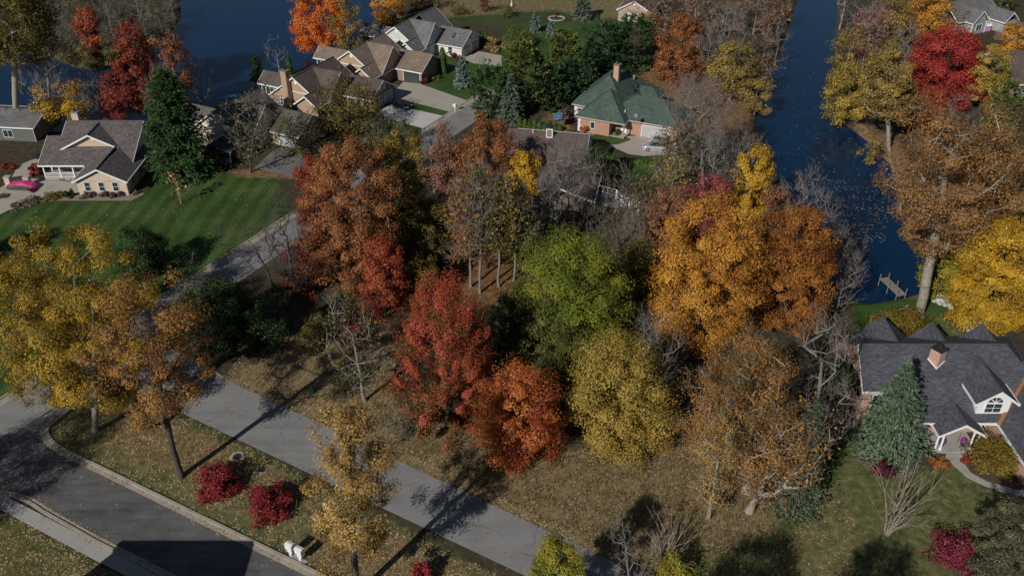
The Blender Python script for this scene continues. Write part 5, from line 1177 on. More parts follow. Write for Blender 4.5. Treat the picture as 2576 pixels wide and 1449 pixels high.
tree(412, 62, 300, 46, 'rust', 'brown orange tree at the shore left of open water', 'oak_tree', cb=.25, prof='egg', bark='grey', dens=.7)
tree(360, 110, 305, 48, 'darkgold', 'dull gold tree between the red maples and the pine', 'oak_tree', cb=.15, prof='egg', bark='grey', dens=.6)
bare(480, 140, 296, 52, 'grey bare tree over the water right of the pine', cb=.15, prof='spread', dens=.9)
bare(112, 90, 322, 56, 'tall grey bare tree behind the yellow shore tree', bx=128, cb=.3, dens=.7, bark='grey')
bare(60, 150, 318, 46, 'thin bare tree over the dark water near the big leaning trunk', cb=.2, dens=.7)
bare(200, 190, 330, 50, 'small bare tree over the channel behind the yellow shore tree', cb=.15, dens=.7)
tree(15, -110, 320, 120, 'olive', 'giant olive yellow tree at the upper left with leaning pale trunk', 'cottonwood_tree', bx=42, cb=.42, prof='round', bark='pale', dens=.9, trunk_r=.55)
shrub(40, 322, 36, 42, 'burgundy', 'dark maroon shrub at the foot of the leaning pale trunk', dens=.9)
shrub(72, 324, 24, 26, 'pinedark', 'dark green shrub beside the maroon one', dens=.9)
# --- wooded point across the channel
rp = random.Random(5)
for (tx, ty, by, hw) in ((70, 30, 122, 40), (130, 10, 130, 42), (165, 50, 150, 36), (250, 60, 160, 36), (260, -10, 120, 42), (350, 10, 112, 40), (395, 20, 95, 34), (425, -10, 72, 32), (110, -50, 80, 45), (330, -50, 70, 45), (230, 95, 168, 28), (300, 85, 145, 30)):
    bare(tx, ty, by, hw, 'grey bare tree among its like on the wooded point', group='bare trees on the wooded point', cb=.2, prof='egg', dens=.8, bark='grey')
for (tx, ty, by, hw) in ((190, -40, 90, 45), (50, 60, 128, 38), (290, 10, 130, 40), (380, -40, 70, 45), (430, 40, 85, 30), (150, 85, 158, 30)):
    tree(tx, ty, by, hw, 'greyolive', 'dull olive tree among bare ones on the wooded point', 'elm_tree', group='olive trees on the wooded point', cb=.12, dens=.45, bark='grey')
for (tx, ty, by, hw) in ((90, 70, 150, 34), (150, 105, 172, 30), (205, 110, 182, 28), (270, 100, 172, 30), (345, 80, 140, 30)):
    tree(tx, ty, by, hw, 'olive', 'olive brush along the near shore of the wooded point', 'scrub_tree', group='brush along the wooded point', cb=.03, dens=.7, bark='grey')
tree(95, 240, 345, 40, 'darkgold', 'dull gold tree at the shore left of the yellow one', 'maple_tree', cb=.05, dens=.6, bark='grey')
bare(215, 150, 315, 48, 'grey bare tree at the shore between yellow and deep red', cb=.15, prof='egg', dens=.9)
bare(380, 150, 320, 46, 'grey bare tree behind the big pine', cb=.15, prof='egg', dens=.9)
# --- lake shore by the row of houses
conifer(641, 140, 214, 22, 'pinedark', 'dark conifer at the water beside the brown roof', 'spruce')
bare(690, 92, 205, 38, 'fine bare tree at the water behind the brown roof', cb=.2, bark='grey', dens=.6, prof='spread')
shrub(729, 190, 9, 44, 'arbor', 'green column shrub behind the brown roof', 'arborvitae', column=True)
tree(792, -52, 165, 72, 'hotorange', 'blazing orange maple at the lake behind the tan roof', cb=.1, prof='egg', bark='dark', dens=1.2)
tree(862, -30, 165, 40, 'goldgrey', 'brown gold tree right of the blazing orange maple', cb=.15, prof='egg', bark='grey', dens=.6)
tree(978, -50, 78, 42, 'goldorange', 'orange brown tree at the lake behind the grey roof', cb=.1, prof='egg', bark='dark')
shrub(712, 226, 30, 22, 'purplebrown', 'dark brown shrubs behind the lake side rail', dens=.5)
shrub(640, 268, 40, 30, 'purplebrown', 'brown bushes by the little blue dock', dens=.5)
for i, (x_, y_) in enumerate(((936, 206), (943, 207), (952, 208))):
    shrub(x_, y_, 5, 30, 'pinedark', 'small dark column shrub in a row of three between brown and tan roofs', 'arborvitae', 'column shrubs between the brown and tan roofs', column=True)
shrub(1115, 190, 10, 66, 'arbor', 'tall green column shrub at the tan house corner', 'arborvitae', column=True)
shrub(1148, 152, 16, 18, 'burgundy', 'dark red brown shrub below the white brick garage', dens=.9)
shrub(1125, 146, 20, 22, 'darkgold', 'yellow shrub at the white brick corner', dens=.9)
shrub(1068, 214, 13, 18, 'burgundy', 'burgundy shrub beside the dark double garage door', dens=1)
shrub(1092, 206, 16, 18, 'oliveg', 'dark low shrub right of the burgundy one', dens=.9)
shrub(1206, 122, 9, 40, 'pinedark', 'dark column shrub at the grey house garage', 'arborvitae', column=True)
shrub(1222, 118, 9, 34, 'arbor', 'lighter column shrub beside the dark one', 'arborvitae', column=True)
shrub(1245, 132, 33, 38, 'hydrangea', 'broad tan flowered hydrangea bush by the top driveway', name='hydrangea', dens=1)
tree(1305, 68, 140, 33, 'oliveg', 'rounded olive brown tree on the top lawn', 'pear_tree', cb=.05, prof='egg', dens=1.2)
conifer(1162, 142, 232, 27, 'bluespruce', 'blue spruce beside the long concrete driveway', 'spruce', power=.7, dens=1.4)
bare(1206, 130, 190, 12, 'thin bare young tree at the top driveway', 'sapling_tree', cb=.3, dens=.3, prof='egg')
conifer(1347, 34, 90, 18, 'bluespruce', 'taller pale blue spruce on the top lawn', 'spruce', power=.8, dens=1.4)
conifer(1387, 54, 98, 14, 'bluespruce', 'shorter pale blue spruce on the top lawn', 'spruce', power=.8, dens=1.4)
conifer(1468, -12, 66, 32, 'greyspruce', 'grey green spruce at the top edge', 'spruce', power=.75, dens=1.2)
# --- evergreen grove
conifer(1602, 44, 215, 70, 'pine', 'deep green spreading pine behind the green roof', 'pine', power=.7, dens=1.5)
conifer(1528, 62, 210, 55, 'pinedark', 'dark pine left of the spreading pine', 'pine', dens=1.5)
conifer(1422, 80, 215, 50, 'pineyel', 'yellow green pine at the top of the grove', 'pine', dens=1.5)
conifer(1480, 105, 225, 40, 'pinedark', 'dark shaded spruce in the middle of the grove', 'spruce', dens=1.4)
conifer(1325, 118, 310, 72, 'pineyel', 'tall yellowish pine at the front of the grove', 'pine', dens=1.6)
conifer(1382, 165, 300, 48, 'pine', 'shadowed pine right of the tall yellowish one', 'pine', dens=1.5)
conifer(1232, 178, 322, 62, 'pine', 'mid green pine at the left end of the grove', 'pine', dens=1.6)
conifer(1286, 185, 325, 40, 'greyspruce', 'grey blue spruce at the grove front', 'spruce', dens=1.6)
conifer(1440, 150, 285, 40, 'pinedark', 'darkest pine beside the shaded lane', 'pine', dens=1.4)
shrub(1432, 312, 30, 45, 'purplebrown', 'bare brownish shrub left of the green roofed house', dens=.5, stems=16)
for i in range(9):
    shrub(1308 + i * 12.5, 322 + i * 1.4, 7, 26 - (i % 3) * 4, 'arbor', 'small column shrub in the row behind the panelled chimney', 'arborvitae', 'row of column shrubs behind the panelled chimney', column=True)
for i in range(13):
    shrub(1530 + i * 9.5, 412 + i * 1.5, 7.5, 24 - (i % 4) * 2, 'arbor', 'clipped column shrub in the row below the parked silver car', 'arborvitae', 'row of column shrubs below the silver car', column=True)
shrub(1475, 338, 19, 32, 'rust', 'russet shrub at the corner of the red brick house', dens=.9)
for (x_, y_, a, b_, p, l) in ((1510, 338, 9, 18, 'darkgreen', 'dark shrub under the small front window'), (1532, 340, 14, 14, 'oliveg', 'low shrub by the brick entry'), (1555, 342, 18, 14, 'pine', 'green planting before the lit entry'), (1594, 336, 6, 22, 'oliveg', 'narrow shrub left of the white garage door'), (1512, 375, 7, 22, 'rust', 'small rusty conifer by the concrete drive'), (1600, 340, 8, 10, 'rust', 'small orange shrub at the garage door')):
    shrub(x_, y_, a, b_, p, l, dens=1)
# --- beyond the green roof, left bank of the canal
tree(1725, 36, 235, 72, 'rust', 'rust brown tree beyond the green roof', 'oak_tree', cb=.05, prof='egg', bark='brown')
tree(1855, 105, 285, 66, 'goldgrey', 'gold brown tree on the canal bank', 'oak_tree', cb=.08, prof='round', bark='grey', dens=.8)
bare(1842, 14, 240, 78, 'fine grey bare tree above the gold brown bank tree', cb=.2, prof='egg', dens=1.1)
bare(1765, 195, 470, 98, 'broad purplish bare tree in front of the parked silver car', bx=1768, cb=.22, prof='vase', bark='grey', twigm='twigp', dens=1.2)
bare(1868, 300, 470, 42, 'purplish bare tree on the bank beside the canoe', cb=.15, prof='egg', twigm='twigp', dens=1.0)
bare(1705, 300, 520, 60, 'brown bare thicket below the parked silver car', cb=.1, prof='egg', dens=.9, some='olive')
bare(1700, 400, 600, 60, 'grey brown bare tree left of the dusky red crown', cb=.12, prof='egg', dens=.9, some='goldgrey')
bare(1810, 330, 540, 56, 'grey bare tree between the purplish one and the yellow tree', cb=.12, prof='egg', dens=.8)
for (tx, ty, by, hw) in ((1680, -20, 120, 55), (1760, -70, 105, 60), (1840, -60, 110, 55), (1915, -50, 105, 48), (1975, -30, 85, 32), (1610, -60, 70, 45), (1940, 20, 150, 40)):
    bare(tx, ty, by, hw, 'brown grey bare tree along the top left bank of the canal', group='bare trees on the far left bank', cb=.12, prof='egg', dens=1.0, some='rust', leafn=.05)
tree(1640, 25, 100, 26, 'rustorange', 'small orange tree beside the tan brick house', cb=.1)
bare(1928, 130, 250, 44, 'grey bare tree overhanging the left bank above the gold one', cb=.1, prof='egg', dens=1.0, some='rust', leafn=.05)
bare(1966, 60, 180, 40, 'fine brown bare tree leaning over the far left bank', cb=.1, prof='egg', dens=1.0)
tree(1912, 190, 305, 36, 'goldgrey', 'small gold tree on the left bank by the white posts', 'scrub_tree', cb=.05, dens=.7, bark='grey')
bare(1900, 330, 480, 44, 'grey bare tree on the left bank below the moored boat', cb=.1, prof='egg', dens=1.0)
# --- right bank
tree(2152, 160, 330, 58, 'goldolive', 'yellow tree overhanging the right bank of the canal', 'maple_tree', cb=.03, prof='egg', bark='grey')
tree(2236, 106, 378, 70, 'goldgrey', 'gold brown tree with a bare straight pale trunk above the bank', 'oak_tree', bx=2235, cb=.36, prof='egg', bark='pale', dens=1.0, trunk_r=.36)
tree(2408, 66, 300, 104, 'crimson', 'brilliant crimson maple near the right edge', cb=.03, prof='egg', bark='dark', dens=1.15)
tree(2515, 105, 300, 46, 'goldolive', 'yellow olive tree right of the crimson maple', cb=.05, prof='egg', dens=.8)
tree(2352, -30, 125, 72, 'goldorange', 'golden orange tree at the top edge', cb=.05, prof='egg')
tree(2262, -15, 160, 62, 'goldgrey', 'dull gold tree left of the golden orange one', cb=.08, dens=.7)
tree(2562, 60, 175, 46, 'goldorange', 'orange tree cut by the right edge', cb=.05)
tree(2350, 90, 230, 46, 'pinkred', 'dusky pink tree left of the crimson maple', cb=.1, dens=.6, bark='grey')
tree(2150, 70, 200, 48, 'goldgrey', 'thin brown gold tree near the top of the right bank', cb=.1, dens=.6, bark='grey')
bare(2205, 10, 200, 62, 'pinkish bare tree on the upper right bank', cb=.15, prof='egg', twigm='twigp', dens=1.1, some='pinkred', leafn=.06)
bare(2300, 55, 240, 50, 'grey pink bare tree between gold crowns on the right bank', cb=.15, prof='egg', twigm='twigp', dens=1.1)
bare(2140, -70, 90, 46, 'pale branched bare tree at the canal top', cb=.2, bark='pale', dens=.6)
bare(2210, -60, 100, 50, 'fine bare tree at the top edge by the canal', cb=.15, dens=.9, prof='egg')
bare(2425, 240, 400, 56, 'lilac grey bare tree below the crimson maple', cb=.2, twigm='twigp', dens=1.1, prof='egg')
tree(2350, 215, 350, 46, 'firered', 'orange red tree below the crimson maple at left', cb=.05, dens=.8)
conifer(2548, 200, 420, 46, 'pineyel', 'dull green conifer at the right edge', 'pine', dens=1.5)
conifer(2535, -35, 52, 34, 'pineyel', 'bright green conifer by the grey top house', 'pine', dens=1.3)
tree(2440, 25, 90, 26, 'greyolive', 'grey bush beside the grey top house', 'scrub_tree', cb=.03, dens=.7)
tree(2200, 330, 420, 26, 'goldgrey', 'low brown bush on the bank by the pale trunk', 'scrub_tree', cb=.03, dens=.5)
# --- top lawn
for (tx, ty, by, hw, p, l) in ((1045, -40, 40, 30, 'goldgrey', 'brown gold tree at the top edge behind the grey roof'), (1090, -30, 32, 24, 'olive', 'dim olive tree at the top edge'), (1218, -12, 38, 14, 'deepred', 'small dark red tree on the top lawn'), (1150, 8, 48, 20, 'olive', 'young olive tree on the top lawn'), (1275, 16, 54, 22, 'oliveg', 'young yellowish tree right of the dark red one')):
    tree(tx, ty, by, hw, p, l, 'young_tree', cb=.15, dens=.6)
shrub(1400, 46, 9, 12, 'burgundy', 'little weeping red shrub in the stone ring on the top lawn', dens=.8)
# --- planting round the cream brick house
for (x_, y_, a, b_, p, l) in ((22, 432, 20, 26, 'deepred', 'red rounded shrub left of the two stone pillars'), (92, 444, 23, 30, 'deepred', 'red rounded shrub at the porch corner'), (178, 500, 13, 21, 'pinedark', 'dark green clipped ball shrub in the pebble bed'),
    (225, 501, 22, 22, 'purplebrown', 'brown shrub under the first front window'), (265, 499, 18, 20, 'purplebrown', 'brown shrub under the middle front window'), (298, 498, 19, 20, 'purplebrown', 'brown shrub under the last front window'),
    (135, 505, 26, 14, 'olive', 'low olive shrub left of the clipped ball'), (80, 518, 26, 12, 'greyolive', 'grey low shrub along the drive edge'), (45, 532, 24, 12, 'greyolive', 'grey low shrub nearest the left edge of the bed'), (158, 500, 14, 14, 'oliveg', 'small green shrub beside the clipped ball'),
    (128, 450, 18, 10, 'darkgreen', 'low green shrub below the porch rail'), (165, 452, 20, 10, 'olive', 'low olive shrub below the porch rail'), (80, 486, 9, 12, 'burgundy', 'small maroon shrub on the concrete drive'), (10, 500, 14, 10, 'olive', 'low brown shrub behind the covered car'), (345, 492, 14, 10, 'greyolive', 'low shrub at the right corner of the cream brick garage')):
    shrub(x_, y_, a, b_, p, l, dens=1)
bare(45, 560, 622, 20, 'thin bare shrub on the shaded left end of the big lawn', 'bare_shrub', cb=.15, dens=.4, cat='shrub')
shrub(2150, 1010, 40, 50, 'darkgreen', 'dark evergreen shrub below the left brick window', dens=.7)
shrub(2560, 1120, 16, 30, 'darkgreen', 'dark shrub against the brick wing', dens=.8)
# --- trees below the frame that throw their shade into it
def ground_tree(X, Y, h, R, pal, label):
    by = 724.5 + F_PX * math.tan(math.atan(CAM_H / Y) - PITCH); e = math.atan((CAM_H - h) / Y); ty = 724.5 + F_PX * math.tan(e - PITCH)
    d = Y * math.cos(PITCH) + CAM_H * math.sin(PITCH); bx = 1288 + F_PX * X / d; d2 = Y * math.cos(PITCH) + (CAM_H - h * .5) * math.sin(PITCH)
    d3 = Y * math.cos(PITCH) + (CAM_H - h) * math.sin(PITCH)
    return tree(1288 + F_PX * X / d3, ty, by, R * F_PX / d2, pal, label, cb=.12, bx=bx, prof='egg', bark='dark', dens=1.1)
for args in ((12.5, 40.5, 15, 5.0, 'olive', 'olive tree just below the picture whose shade falls across the field corner'), (23.5, 40, 15, 4.2, 'oliveg', 'olive green tree below the picture shading the middle of the yard'), (31, 37, 13.5, 3.6, 'olive', 'tree below the picture shading the yard near the crimson shrub'), (-60.5, 56.5, 17, 7.4, 'yolive', 'yellow tree beyond the left edge shading the street corner'), (-84, 96, 17, 6, 'olive', 'olive tree beyond the left edge shading the big lawn')):
    ground_tree(*args)
# ------------------------------------------------------------------ things in the yards
def at(x, y, name, label, cat, rz=0, group=None, z=0.03):
    g = G(x, y); return empty(name, (g.x, g.y, z), rz, label, cat, group)
def mstack(ctrl, n=6): return curve(ctrl, n)
# cluster mailboxes
for i, (x_, y_) in enumerate(((733, 1396), (757, 1408))):
    o = at(x_, y_, 'mailbox', ('white cluster mailbox at the kerb, left of the pair', 'white cluster mailbox at the kerb, right of the pair')[i], 'mailbox', R_(-29), 'cluster mailboxes at the kerb')
    q = MB(); q.box(-.39, .39, -.24, .24, .62, 1.5); q.build('cabinet', M['white'], o)
    q = MB(); q.prism([(-.42, -.28, 1.502), (.42, -.28, 1.502), (.42, .28, 1.502), (-.42, .28, 1.502)], (0, 0, .04)); q.prism([(-.41, -.27, 1.544), (.41, -.27, 1.544), (.41, 0, 1.61), (-.41, 0, 1.61)], (0, 0, -.001)); q.prism([(-.41, .27, 1.544), (-.41, 0, 1.61), (.41, 0, 1.61), (.41, .27, 1.544)], (0, 0, -.001)); q.build('lid', M['white'], o)
    for r in range(3):
        for c0 in range(3): q = MB(); q.box(-.36 + c0 * .245, -.13 + c0 * .245, -.262, -.242, .70 + r * .26, .93 + r * .26); q.build('door', M['steel'] if r == 0 and c0 == 0 else M['white'], o)
    q = MB(); q.box(-.14, .14, -.12, .12, .0, .618); q.build('pedestal', M['white'], o)
sheet('mailbox_pad', GP([(724, 1402), (740, 1395), (776, 1412), (760, 1421)]), .06, M['walk'])
# manholes
def manhole(x, y, r, label, k=1.75):
    o = at(x, y, 'manhole', label, 'manhole', 0, None, 0.0)
    q = MB(); q.lathe([(r * k, -.1), (r * k, .03), (r * (k - .04), .04), (r * 1.02, .05), (r * 1.02, .02)], (0, 0, 0), 28); q.build('collar', M['kerb'], o)
    q = MB(); q.lathe([(r, .0), (r, .06), (r * .94, .066)], (0, 0, 0), 28); l = q.build('cover', M['dark'], o)
    q = MB()
    for i in range(-3, 4): w_ = math.sqrt(max(0, (r * .86) ** 2 - (i * r * .24) ** 2)); q.box(-w_, w_, i * r * .24 - .02, i * r * .24 + .02, .0665, .078)
    q.build('tread', M['dark'], l)
manhole(597, 1148, .44, 'round dark manhole in a pale concrete collar on the grass'); manhole(660, 1183, .36, 'shaded dark manhole between the two red shrubs', 1.2)
# utility box, stump
o = at(782, 990, 'utility_box', 'small green utility pedestal on the dry grass', 'utility box', R_(20))
gm = m_plain('utility_green_paint', (0.03, 0.13, 0.085), .5)
q = MB(); q.box(-.26, .26, -.22, .22, -.05, .62); q.build('cabinet', gm, o); q = MB(); q.prism([(-.29, -.25, .622), (.29, -.25, .622), (.29, .25, .622), (-.29, .25, .622)], (0, 0, .08)); q.build('lid', gm, o)
o = at(968, 903, 'tree_stump', 'pale cut tree stump on the dry grass', 'stump')
q = MB(); rr_ = random.Random(3); q.lathe([(.46, -.05), (.36, .18), (.31, .6), (.30, 1.0), (.27, 1.02)], (0, 0, 0), 14); q.v = [(a * (1 + rr_.uniform(-.1, .1)), b_ * (1 + rr_.uniform(-.1, .1)), c0) for a, b_, c0 in q.v]; q.build('stump', BARK['pale'], o)
# single mailbox by the drives
o = at(1145, 281, 'mailbox', 'white post mailbox between the two concrete driveways', 'mailbox', R_(-30))
q = MB(); q.box(-.06, .06, -.06, .06, -.05, 1.0); q.build('post', M['white'], o); q = MB(); q.box(-.30, .30, -.26, .26, 1.0, 1.5); q.build('box', M['white'], o)
# basketball hoop
o = at(1402, 332, 'basketball_hoop', 'basketball hoop with blue backboard by the side lane', 'basketball hoop', R_(8))
q = MB(); q.tube([(0, .6, 0), (0, .6, 2.6), (0, .15, 3.3)], .07, 8); q.build('pole', M['dark'], o); o.scale = (.78, .78, .9)
q = MB(); q.box(-.95, .95, 0, .06, 2.75, 3.95); bb = q.build('backboard', m_plain('backboard_blue', (0.03, 0.16, 0.30), .4), o)
q = MB()
for (a, b_, c0, d) in ((-.95, .95, 3.9, 3.95), (-.95, .95, 2.75, 2.8), (-.95, -.9, 2.8, 3.9), (.9, .95, 2.8, 3.9), (-.42, .42, 3.42, 3.48), (-.42, -.36, 3.0, 3.42), (.36, .42, 3.0, 3.42)): q.box(a, b_, -.02, -.002, c0, d)
q.build('marking', m_plain('backboard_line_paint', (.35, .55, .7), .5), bb)
q = MB(); q.tube([(.23 * math.cos(a), -.26 + .23 * math.sin(a), 3.02) for a in np.linspace(0, 6.28, 17)], .02, 5); q.build('rim', m_plain('rim_orange', (.5, .12, .04), .5), o)
q = MB()
for a in np.linspace(0, 6.28, 11)[:-1]: q.tube([(.23 * math.cos(a), -.26 + .23 * math.sin(a), 3.0), (.14 * math.cos(a + .3), -.26 + .14 * math.sin(a + .3), 2.6)], .012, 3)
q.build('net', M['white'], o)
# satellite dish on the green roof
p = G(1596, 300, 4.5)
o = empty('satellite_dish', p, R_(20), 'grey satellite dish on the green shingle roof', 'satellite dish')
q = MB(); q.lathe([(.02, 0), (.25, .03), (.42, .10), (.44, .12), (.42, .12), (.25, .05), (.02, .02)], (0, 0, 0), 16); q.v = [(a, c0 * -.7 + b_ * .7 - .1, b_ * .7 + c0 * .7 + .55) for a, b_, c0 in q.v]; q.build('dish', M['steel'], o)
q = MB(); q.tube([(0, .1, -.5), (0, 0, .4)], .04, 6); q.tube([(0, -.05, .3), (0, -.5, .75)], .02, 5); q.build('mast', M['dark'], o)
# porch planters and flag
for (X, l) in ((45.95, 'dark planter of purple flowers at the left porch columns'), (48.2, 'dark planter of purple flowers at the right porch columns')):
    o = empty('planter', (X, 72.55, .2), 0, l, 'planter', 'porch planters'); q = MB(); q.lathe([(.2, 0), (.32, .45), (.35, .47), (.35, .52), (.28, .5)], (0, 0, 0), 14); q.build('pot', M['dark'], o)
    rng = np.random.default_rng(int(X)); d = rvec(rng, 260); P = np.abs(d) * [1, 1, 1]; P = np.stack([d[:, 0] * .34, d[:, 1] * .34, .55 + np.abs(d[:, 2]) * .28], -1); v_, f_ = leaves_np(P, d, .13, rng)
    PAL['violet'] = ((.25, .03, .22), (.45, .06, .42), (.55, .15, .5)); obj_np('flowers', mesh_np('flowers', v_, [f_], leafmat('violet'), rng.uniform(0, 1, 260)), o)
o = empty('flag', (46.9, 71.5, 2.3), R_(-20), 'striped flag on a short pole hanging at the porch', 'flag')
q = MB(); q.tube([(0, .3, .1), (-.25, -.9, .75)], .02, 5); q.build('pole', M['white'], o)
fr, fw, fb = m_plain('flag_red', (.32, .03, .04), .8), m_plain('flag_white', (.6, .6, .6), .8), m_plain('flag_blue', (.03, .04, .14), .8)
for i in range(7):
    q = MB(); y0_, y1_ = -.9 + i * .1, -.9 + i * .1 + .098; zt = .72 - i * .055
    q.prism([(-.25 + i * .02, y0_, zt), (-.25 + (i + 1) * .02, y1_, zt - .055), (-.22 + (i + 1) * .02, y1_ + .03, zt - 1.25), (-.22 + i * .02, y0_ + .03, zt - 1.2)], (.012, 0, 0)); q.build('stripe', fr if i % 2 == 0 else fw, o)
q = MB(); q.prism([(-.262, -.9, .72), (-.19, -.55, .53), (-.18, -.54, .05), (-.25, -.89, .2)], (-.006, 0, 0)); q.build('canton', fb, o)
# lamp post at the right edge
o = at(2538, 1262, 'lamp_post', 'black garden lamp post on the lawn by the curved path', 'lamp post')
q = MB(); q.lathe([(.12, 0), (.12, .1), (.05, .14), (.04, 2.0), (.09, 2.02)], (0, 0, 0), 10); q.build('post', M['dark'], o); q = MB(); q.lathe([(.08, 2.03), (.15, 2.35), (.19, 2.38), (.03, 2.55)], (0, 0, 0), 6); q.build('lantern', M['dark'], o)
# stone pillars and chairs by the left drive
for (x_, y_, l) in ((24, 466, 'square stone drive pillar left of the other'), (72, 466, 'square stone drive pillar nearer the porch')):
    o = at(x_, y_, 'pillar', l, 'pillar', 0, 'stone drive pillars'); q = MB(); q.box(-.42, .42, -.42, .42, -.1, 1.4); q.build('shaft', M['brick_cream'], o); q = MB(); q.box(-.5, .5, -.5, .5, 1.402, 1.54); q.build('cap', M['stone'], o)
for (x_, y_, l) in ((88, 402, 'dark garden chair on the path behind the porch, left one'), (98, 396, 'dark garden chair on the path behind the porch, right one')):
    o = at(x_, y_, 'garden_chair', l, 'chair', R_(30), 'garden chairs on the path')
    q = MB(); q.box(-.3, .3, -.3, .3, .36, .42); q.build('seat', M['dark'], o); q = MB(); q.prism([(-.3, .28, .42), (.3, .28, .42), (.3, .5, 1.05), (-.3, .5, 1.05)], (0, .05, 0)); q.build('backrest', M['dark'], o)
    for (a, b_) in ((-.27, -.27), (.22, -.27), (-.27, .24), (.22, .24)): q = MB(); q.box(a, a + .05, b_, b_ + .05, -.03, .358); q.build('leg', M['dark'], o)
o = at(115, 386, 'fire_pit', 'small round rust red fire bowl on the path', 'fire bowl'); q = MB(); q.lathe([(.25, 0), (.2, .25), (.42, .5), (.44, .52), (.36, .42), (.1, .38)], (0, 0, 0), 14); q.build('bowl', m_plain('rust_bowl', (.2, .06, .04), .8), o)
# covered car: one soft cover, pink above and charcoal below
def car_shape(L, W, prof, k=17, inset=.72):
    # prof: list of (x fraction, height); returns ring grid
    xs = np.linspace(-L / 2, L / 2, 25); hs = np.interp(xs / L, [p[0] for p in prof], [p[1] for p in prof]); rings = []
    for x_, h_ in zip(xs, hs):
        e = min(1, (L / 2 - abs(x_)) / (L * .09)); wx = W / 2 * (.72 + .28 * math.sqrt(max(0, e))); r = []
        for j in range(k):
            a = math.pi * j / (k - 1); c0, s_ = math.cos(a), math.sin(a); p_ = .42
            yy = wx * math.copysign(abs(c0) ** p_, c0) * (1 - (1 - inset) * max(0, (abs(s_) ** .6 * h_ - .75)) / .7); zz = .12 + (h_ - .12) * abs(s_) ** .55
            r.append((x_, yy, zz))
        rings.append(r)
    return rings
cprof = [(-.5, .55), (-.42, .78), (-.22, .92), (-.06, 1.22), (.12, 1.25), (.28, 1.0), (.42, .86), (.5, .6)]
o = at(58, 474, 'covered_car', 'low car under a fitted pink and charcoal cover on the drive', 'car', R_(-4))
rings = car_shape(4.7, 1.9, cprof); k = len(rings[0]); up, dn = MB(), MB()
for i in range(len(rings) - 1):
    for j in range(k - 1):
        q4 = [rings[i][j], rings[i + 1][j], rings[i + 1][j + 1], rings[i][j + 1]]; zc = sum(p_[2] for p_ in q4) / 4; xc = q4[0][0]
        lim = .86 + .12 * math.cos(xc * 1.7); tgt = dn if (zc < lim and xc < 1.7) else up
        b0 = len(tgt.v); tgt.v += q4; tgt.f.append([b0, b0 + 1, b0 + 2, b0 + 3])
for i, mb in ((0, up), (-1, up)):
    b0 = len(mb.v); mb.v += rings[i]; mb.f.append(list(range(b0, b0 + k)))
up.build('cover', m_plain('pink_cover_cloth', (.62, .045, .20), .6, .1), o, 'pink upper cover', True); dn.build('cover', m_plain('charcoal_cover_cloth', (.045, .050, .055), .7, .1), o, 'charcoal lower side', True)
q = MB(); q.box(.25, .5, -.965, -.945, .5, .64); q.build('tag', M['dark'], o)
def car(x, y, rz, name, label, paint, L, W, prof, cab, wheel=.34):
    o = at(x, y, name, label, 'car', rz); rings = car_shape(L, W, prof, inset=.9); q = MB(); k = len(rings[0])
    for r in rings: q.v += r
    for i in range(len(rings) - 1):
        for j in range(k - 1): q.f.append([i * k + j, (i + 1) * k + j, (i + 1) * k + j + 1, i * k + j + 1])
    q.f.append(list(range(k))[::-1]); q.f.append(list(range((len(rings) - 1) * k, len(rings) * k))); q.build('body', paint, o, None, True)
    x0_, x1_, z0_, z1_ = cab; i0, i1 = .78 * W / 2, .66 * W / 2
    c0 = MB(); b = [(x0_, -i0, z0_), (x1_, -i0, z0_), (x1_, i0, z0_), (x0_, i0, z0_)]; t_ = [(x0_ + .45, -i1, z1_), (x1_ - .6, -i1, z1_), (x1_ - .6, i1, z1_), (x0_ + .45, i1, z1_)]
    c0.v += b + t_; c0.f += [[0, 1, 5, 4], [1, 2, 6, 5], [2, 3, 7, 6], [3, 0, 4, 7]]; c0.build('window', M['glass'], o)
    c0 = MB(); c0.prism([(p_[0], p_[1], z1_ + .005) for p_ in t_], (0, 0, .05)); c0.build('roof', paint, o)
    c0 = MB()
    for (pa, pb) in zip(b, t_): c0.tube([pa, pb], .045, 4)
    c0.tube([((b[0][0] + b[1][0]) / 2, -i0, z0_), ((t_[0][0] + t_[1][0]) / 2, -i1, z1_)], .04, 4); c0.tube([((b[0][0] + b[1][0]) / 2, i0, z0_), ((t_[0][0] + t_[1][0]) / 2, i1, z1_)], .04, 4); c0.build('pillar', paint, o)
    for (a, b_) in ((-L * .31, -W / 2 + .1), (L * .31, -W / 2 + .1), (-L * .31, W / 2 - .1), (L * .31, W / 2 - .1)):
        ty = MB(); ty.lathe([(wheel * .6, -.12), (wheel, -.11), (wheel, .11), (wheel * .6, .12)], (0, 0, 0), 16); ty.v = [(p_[0] + a, p_[2] + b_, p_[1] + wheel) for p_ in ty.v]; w_ = ty.build('wheel', M['dark'], o)
        ty = MB(); ty.lathe([(wheel * .58, -.13), (wheel * .58, .13)], (0, 0, 0), 12); ty.v = [(p_[0] + a, p_[2] + b_, p_[1] + wheel) for p_ in ty.v]; ty.build('rim', M['steel'], w_)
    for s_ in (-1, 1):
        ty = MB(); ty.box(L / 2 - .12, L / 2 + .01, s_ * W * .33 - .16, s_ * W * .33 + .16, .62, .76); ty.build('headlight', M['white'], o)
        ty = MB(); ty.box(-L / 2 - .01, -L / 2 + .1, s_ * W * .36 - .12, s_ * W * .36 + .12, .68, .86); ty.build('taillight', m_plain('taillight_red', (.3, .02, .02), .3), o)
    return o
def paint(name, c):
    m, nt, b = new_mat(name); b.inputs['Base Color'].default_value = (*c, 1); b.inputs['Roughness'].default_value = .22; b.inputs['Metallic'].default_value = .35; b.inputs['Coat Weight'].default_value = .6; return m
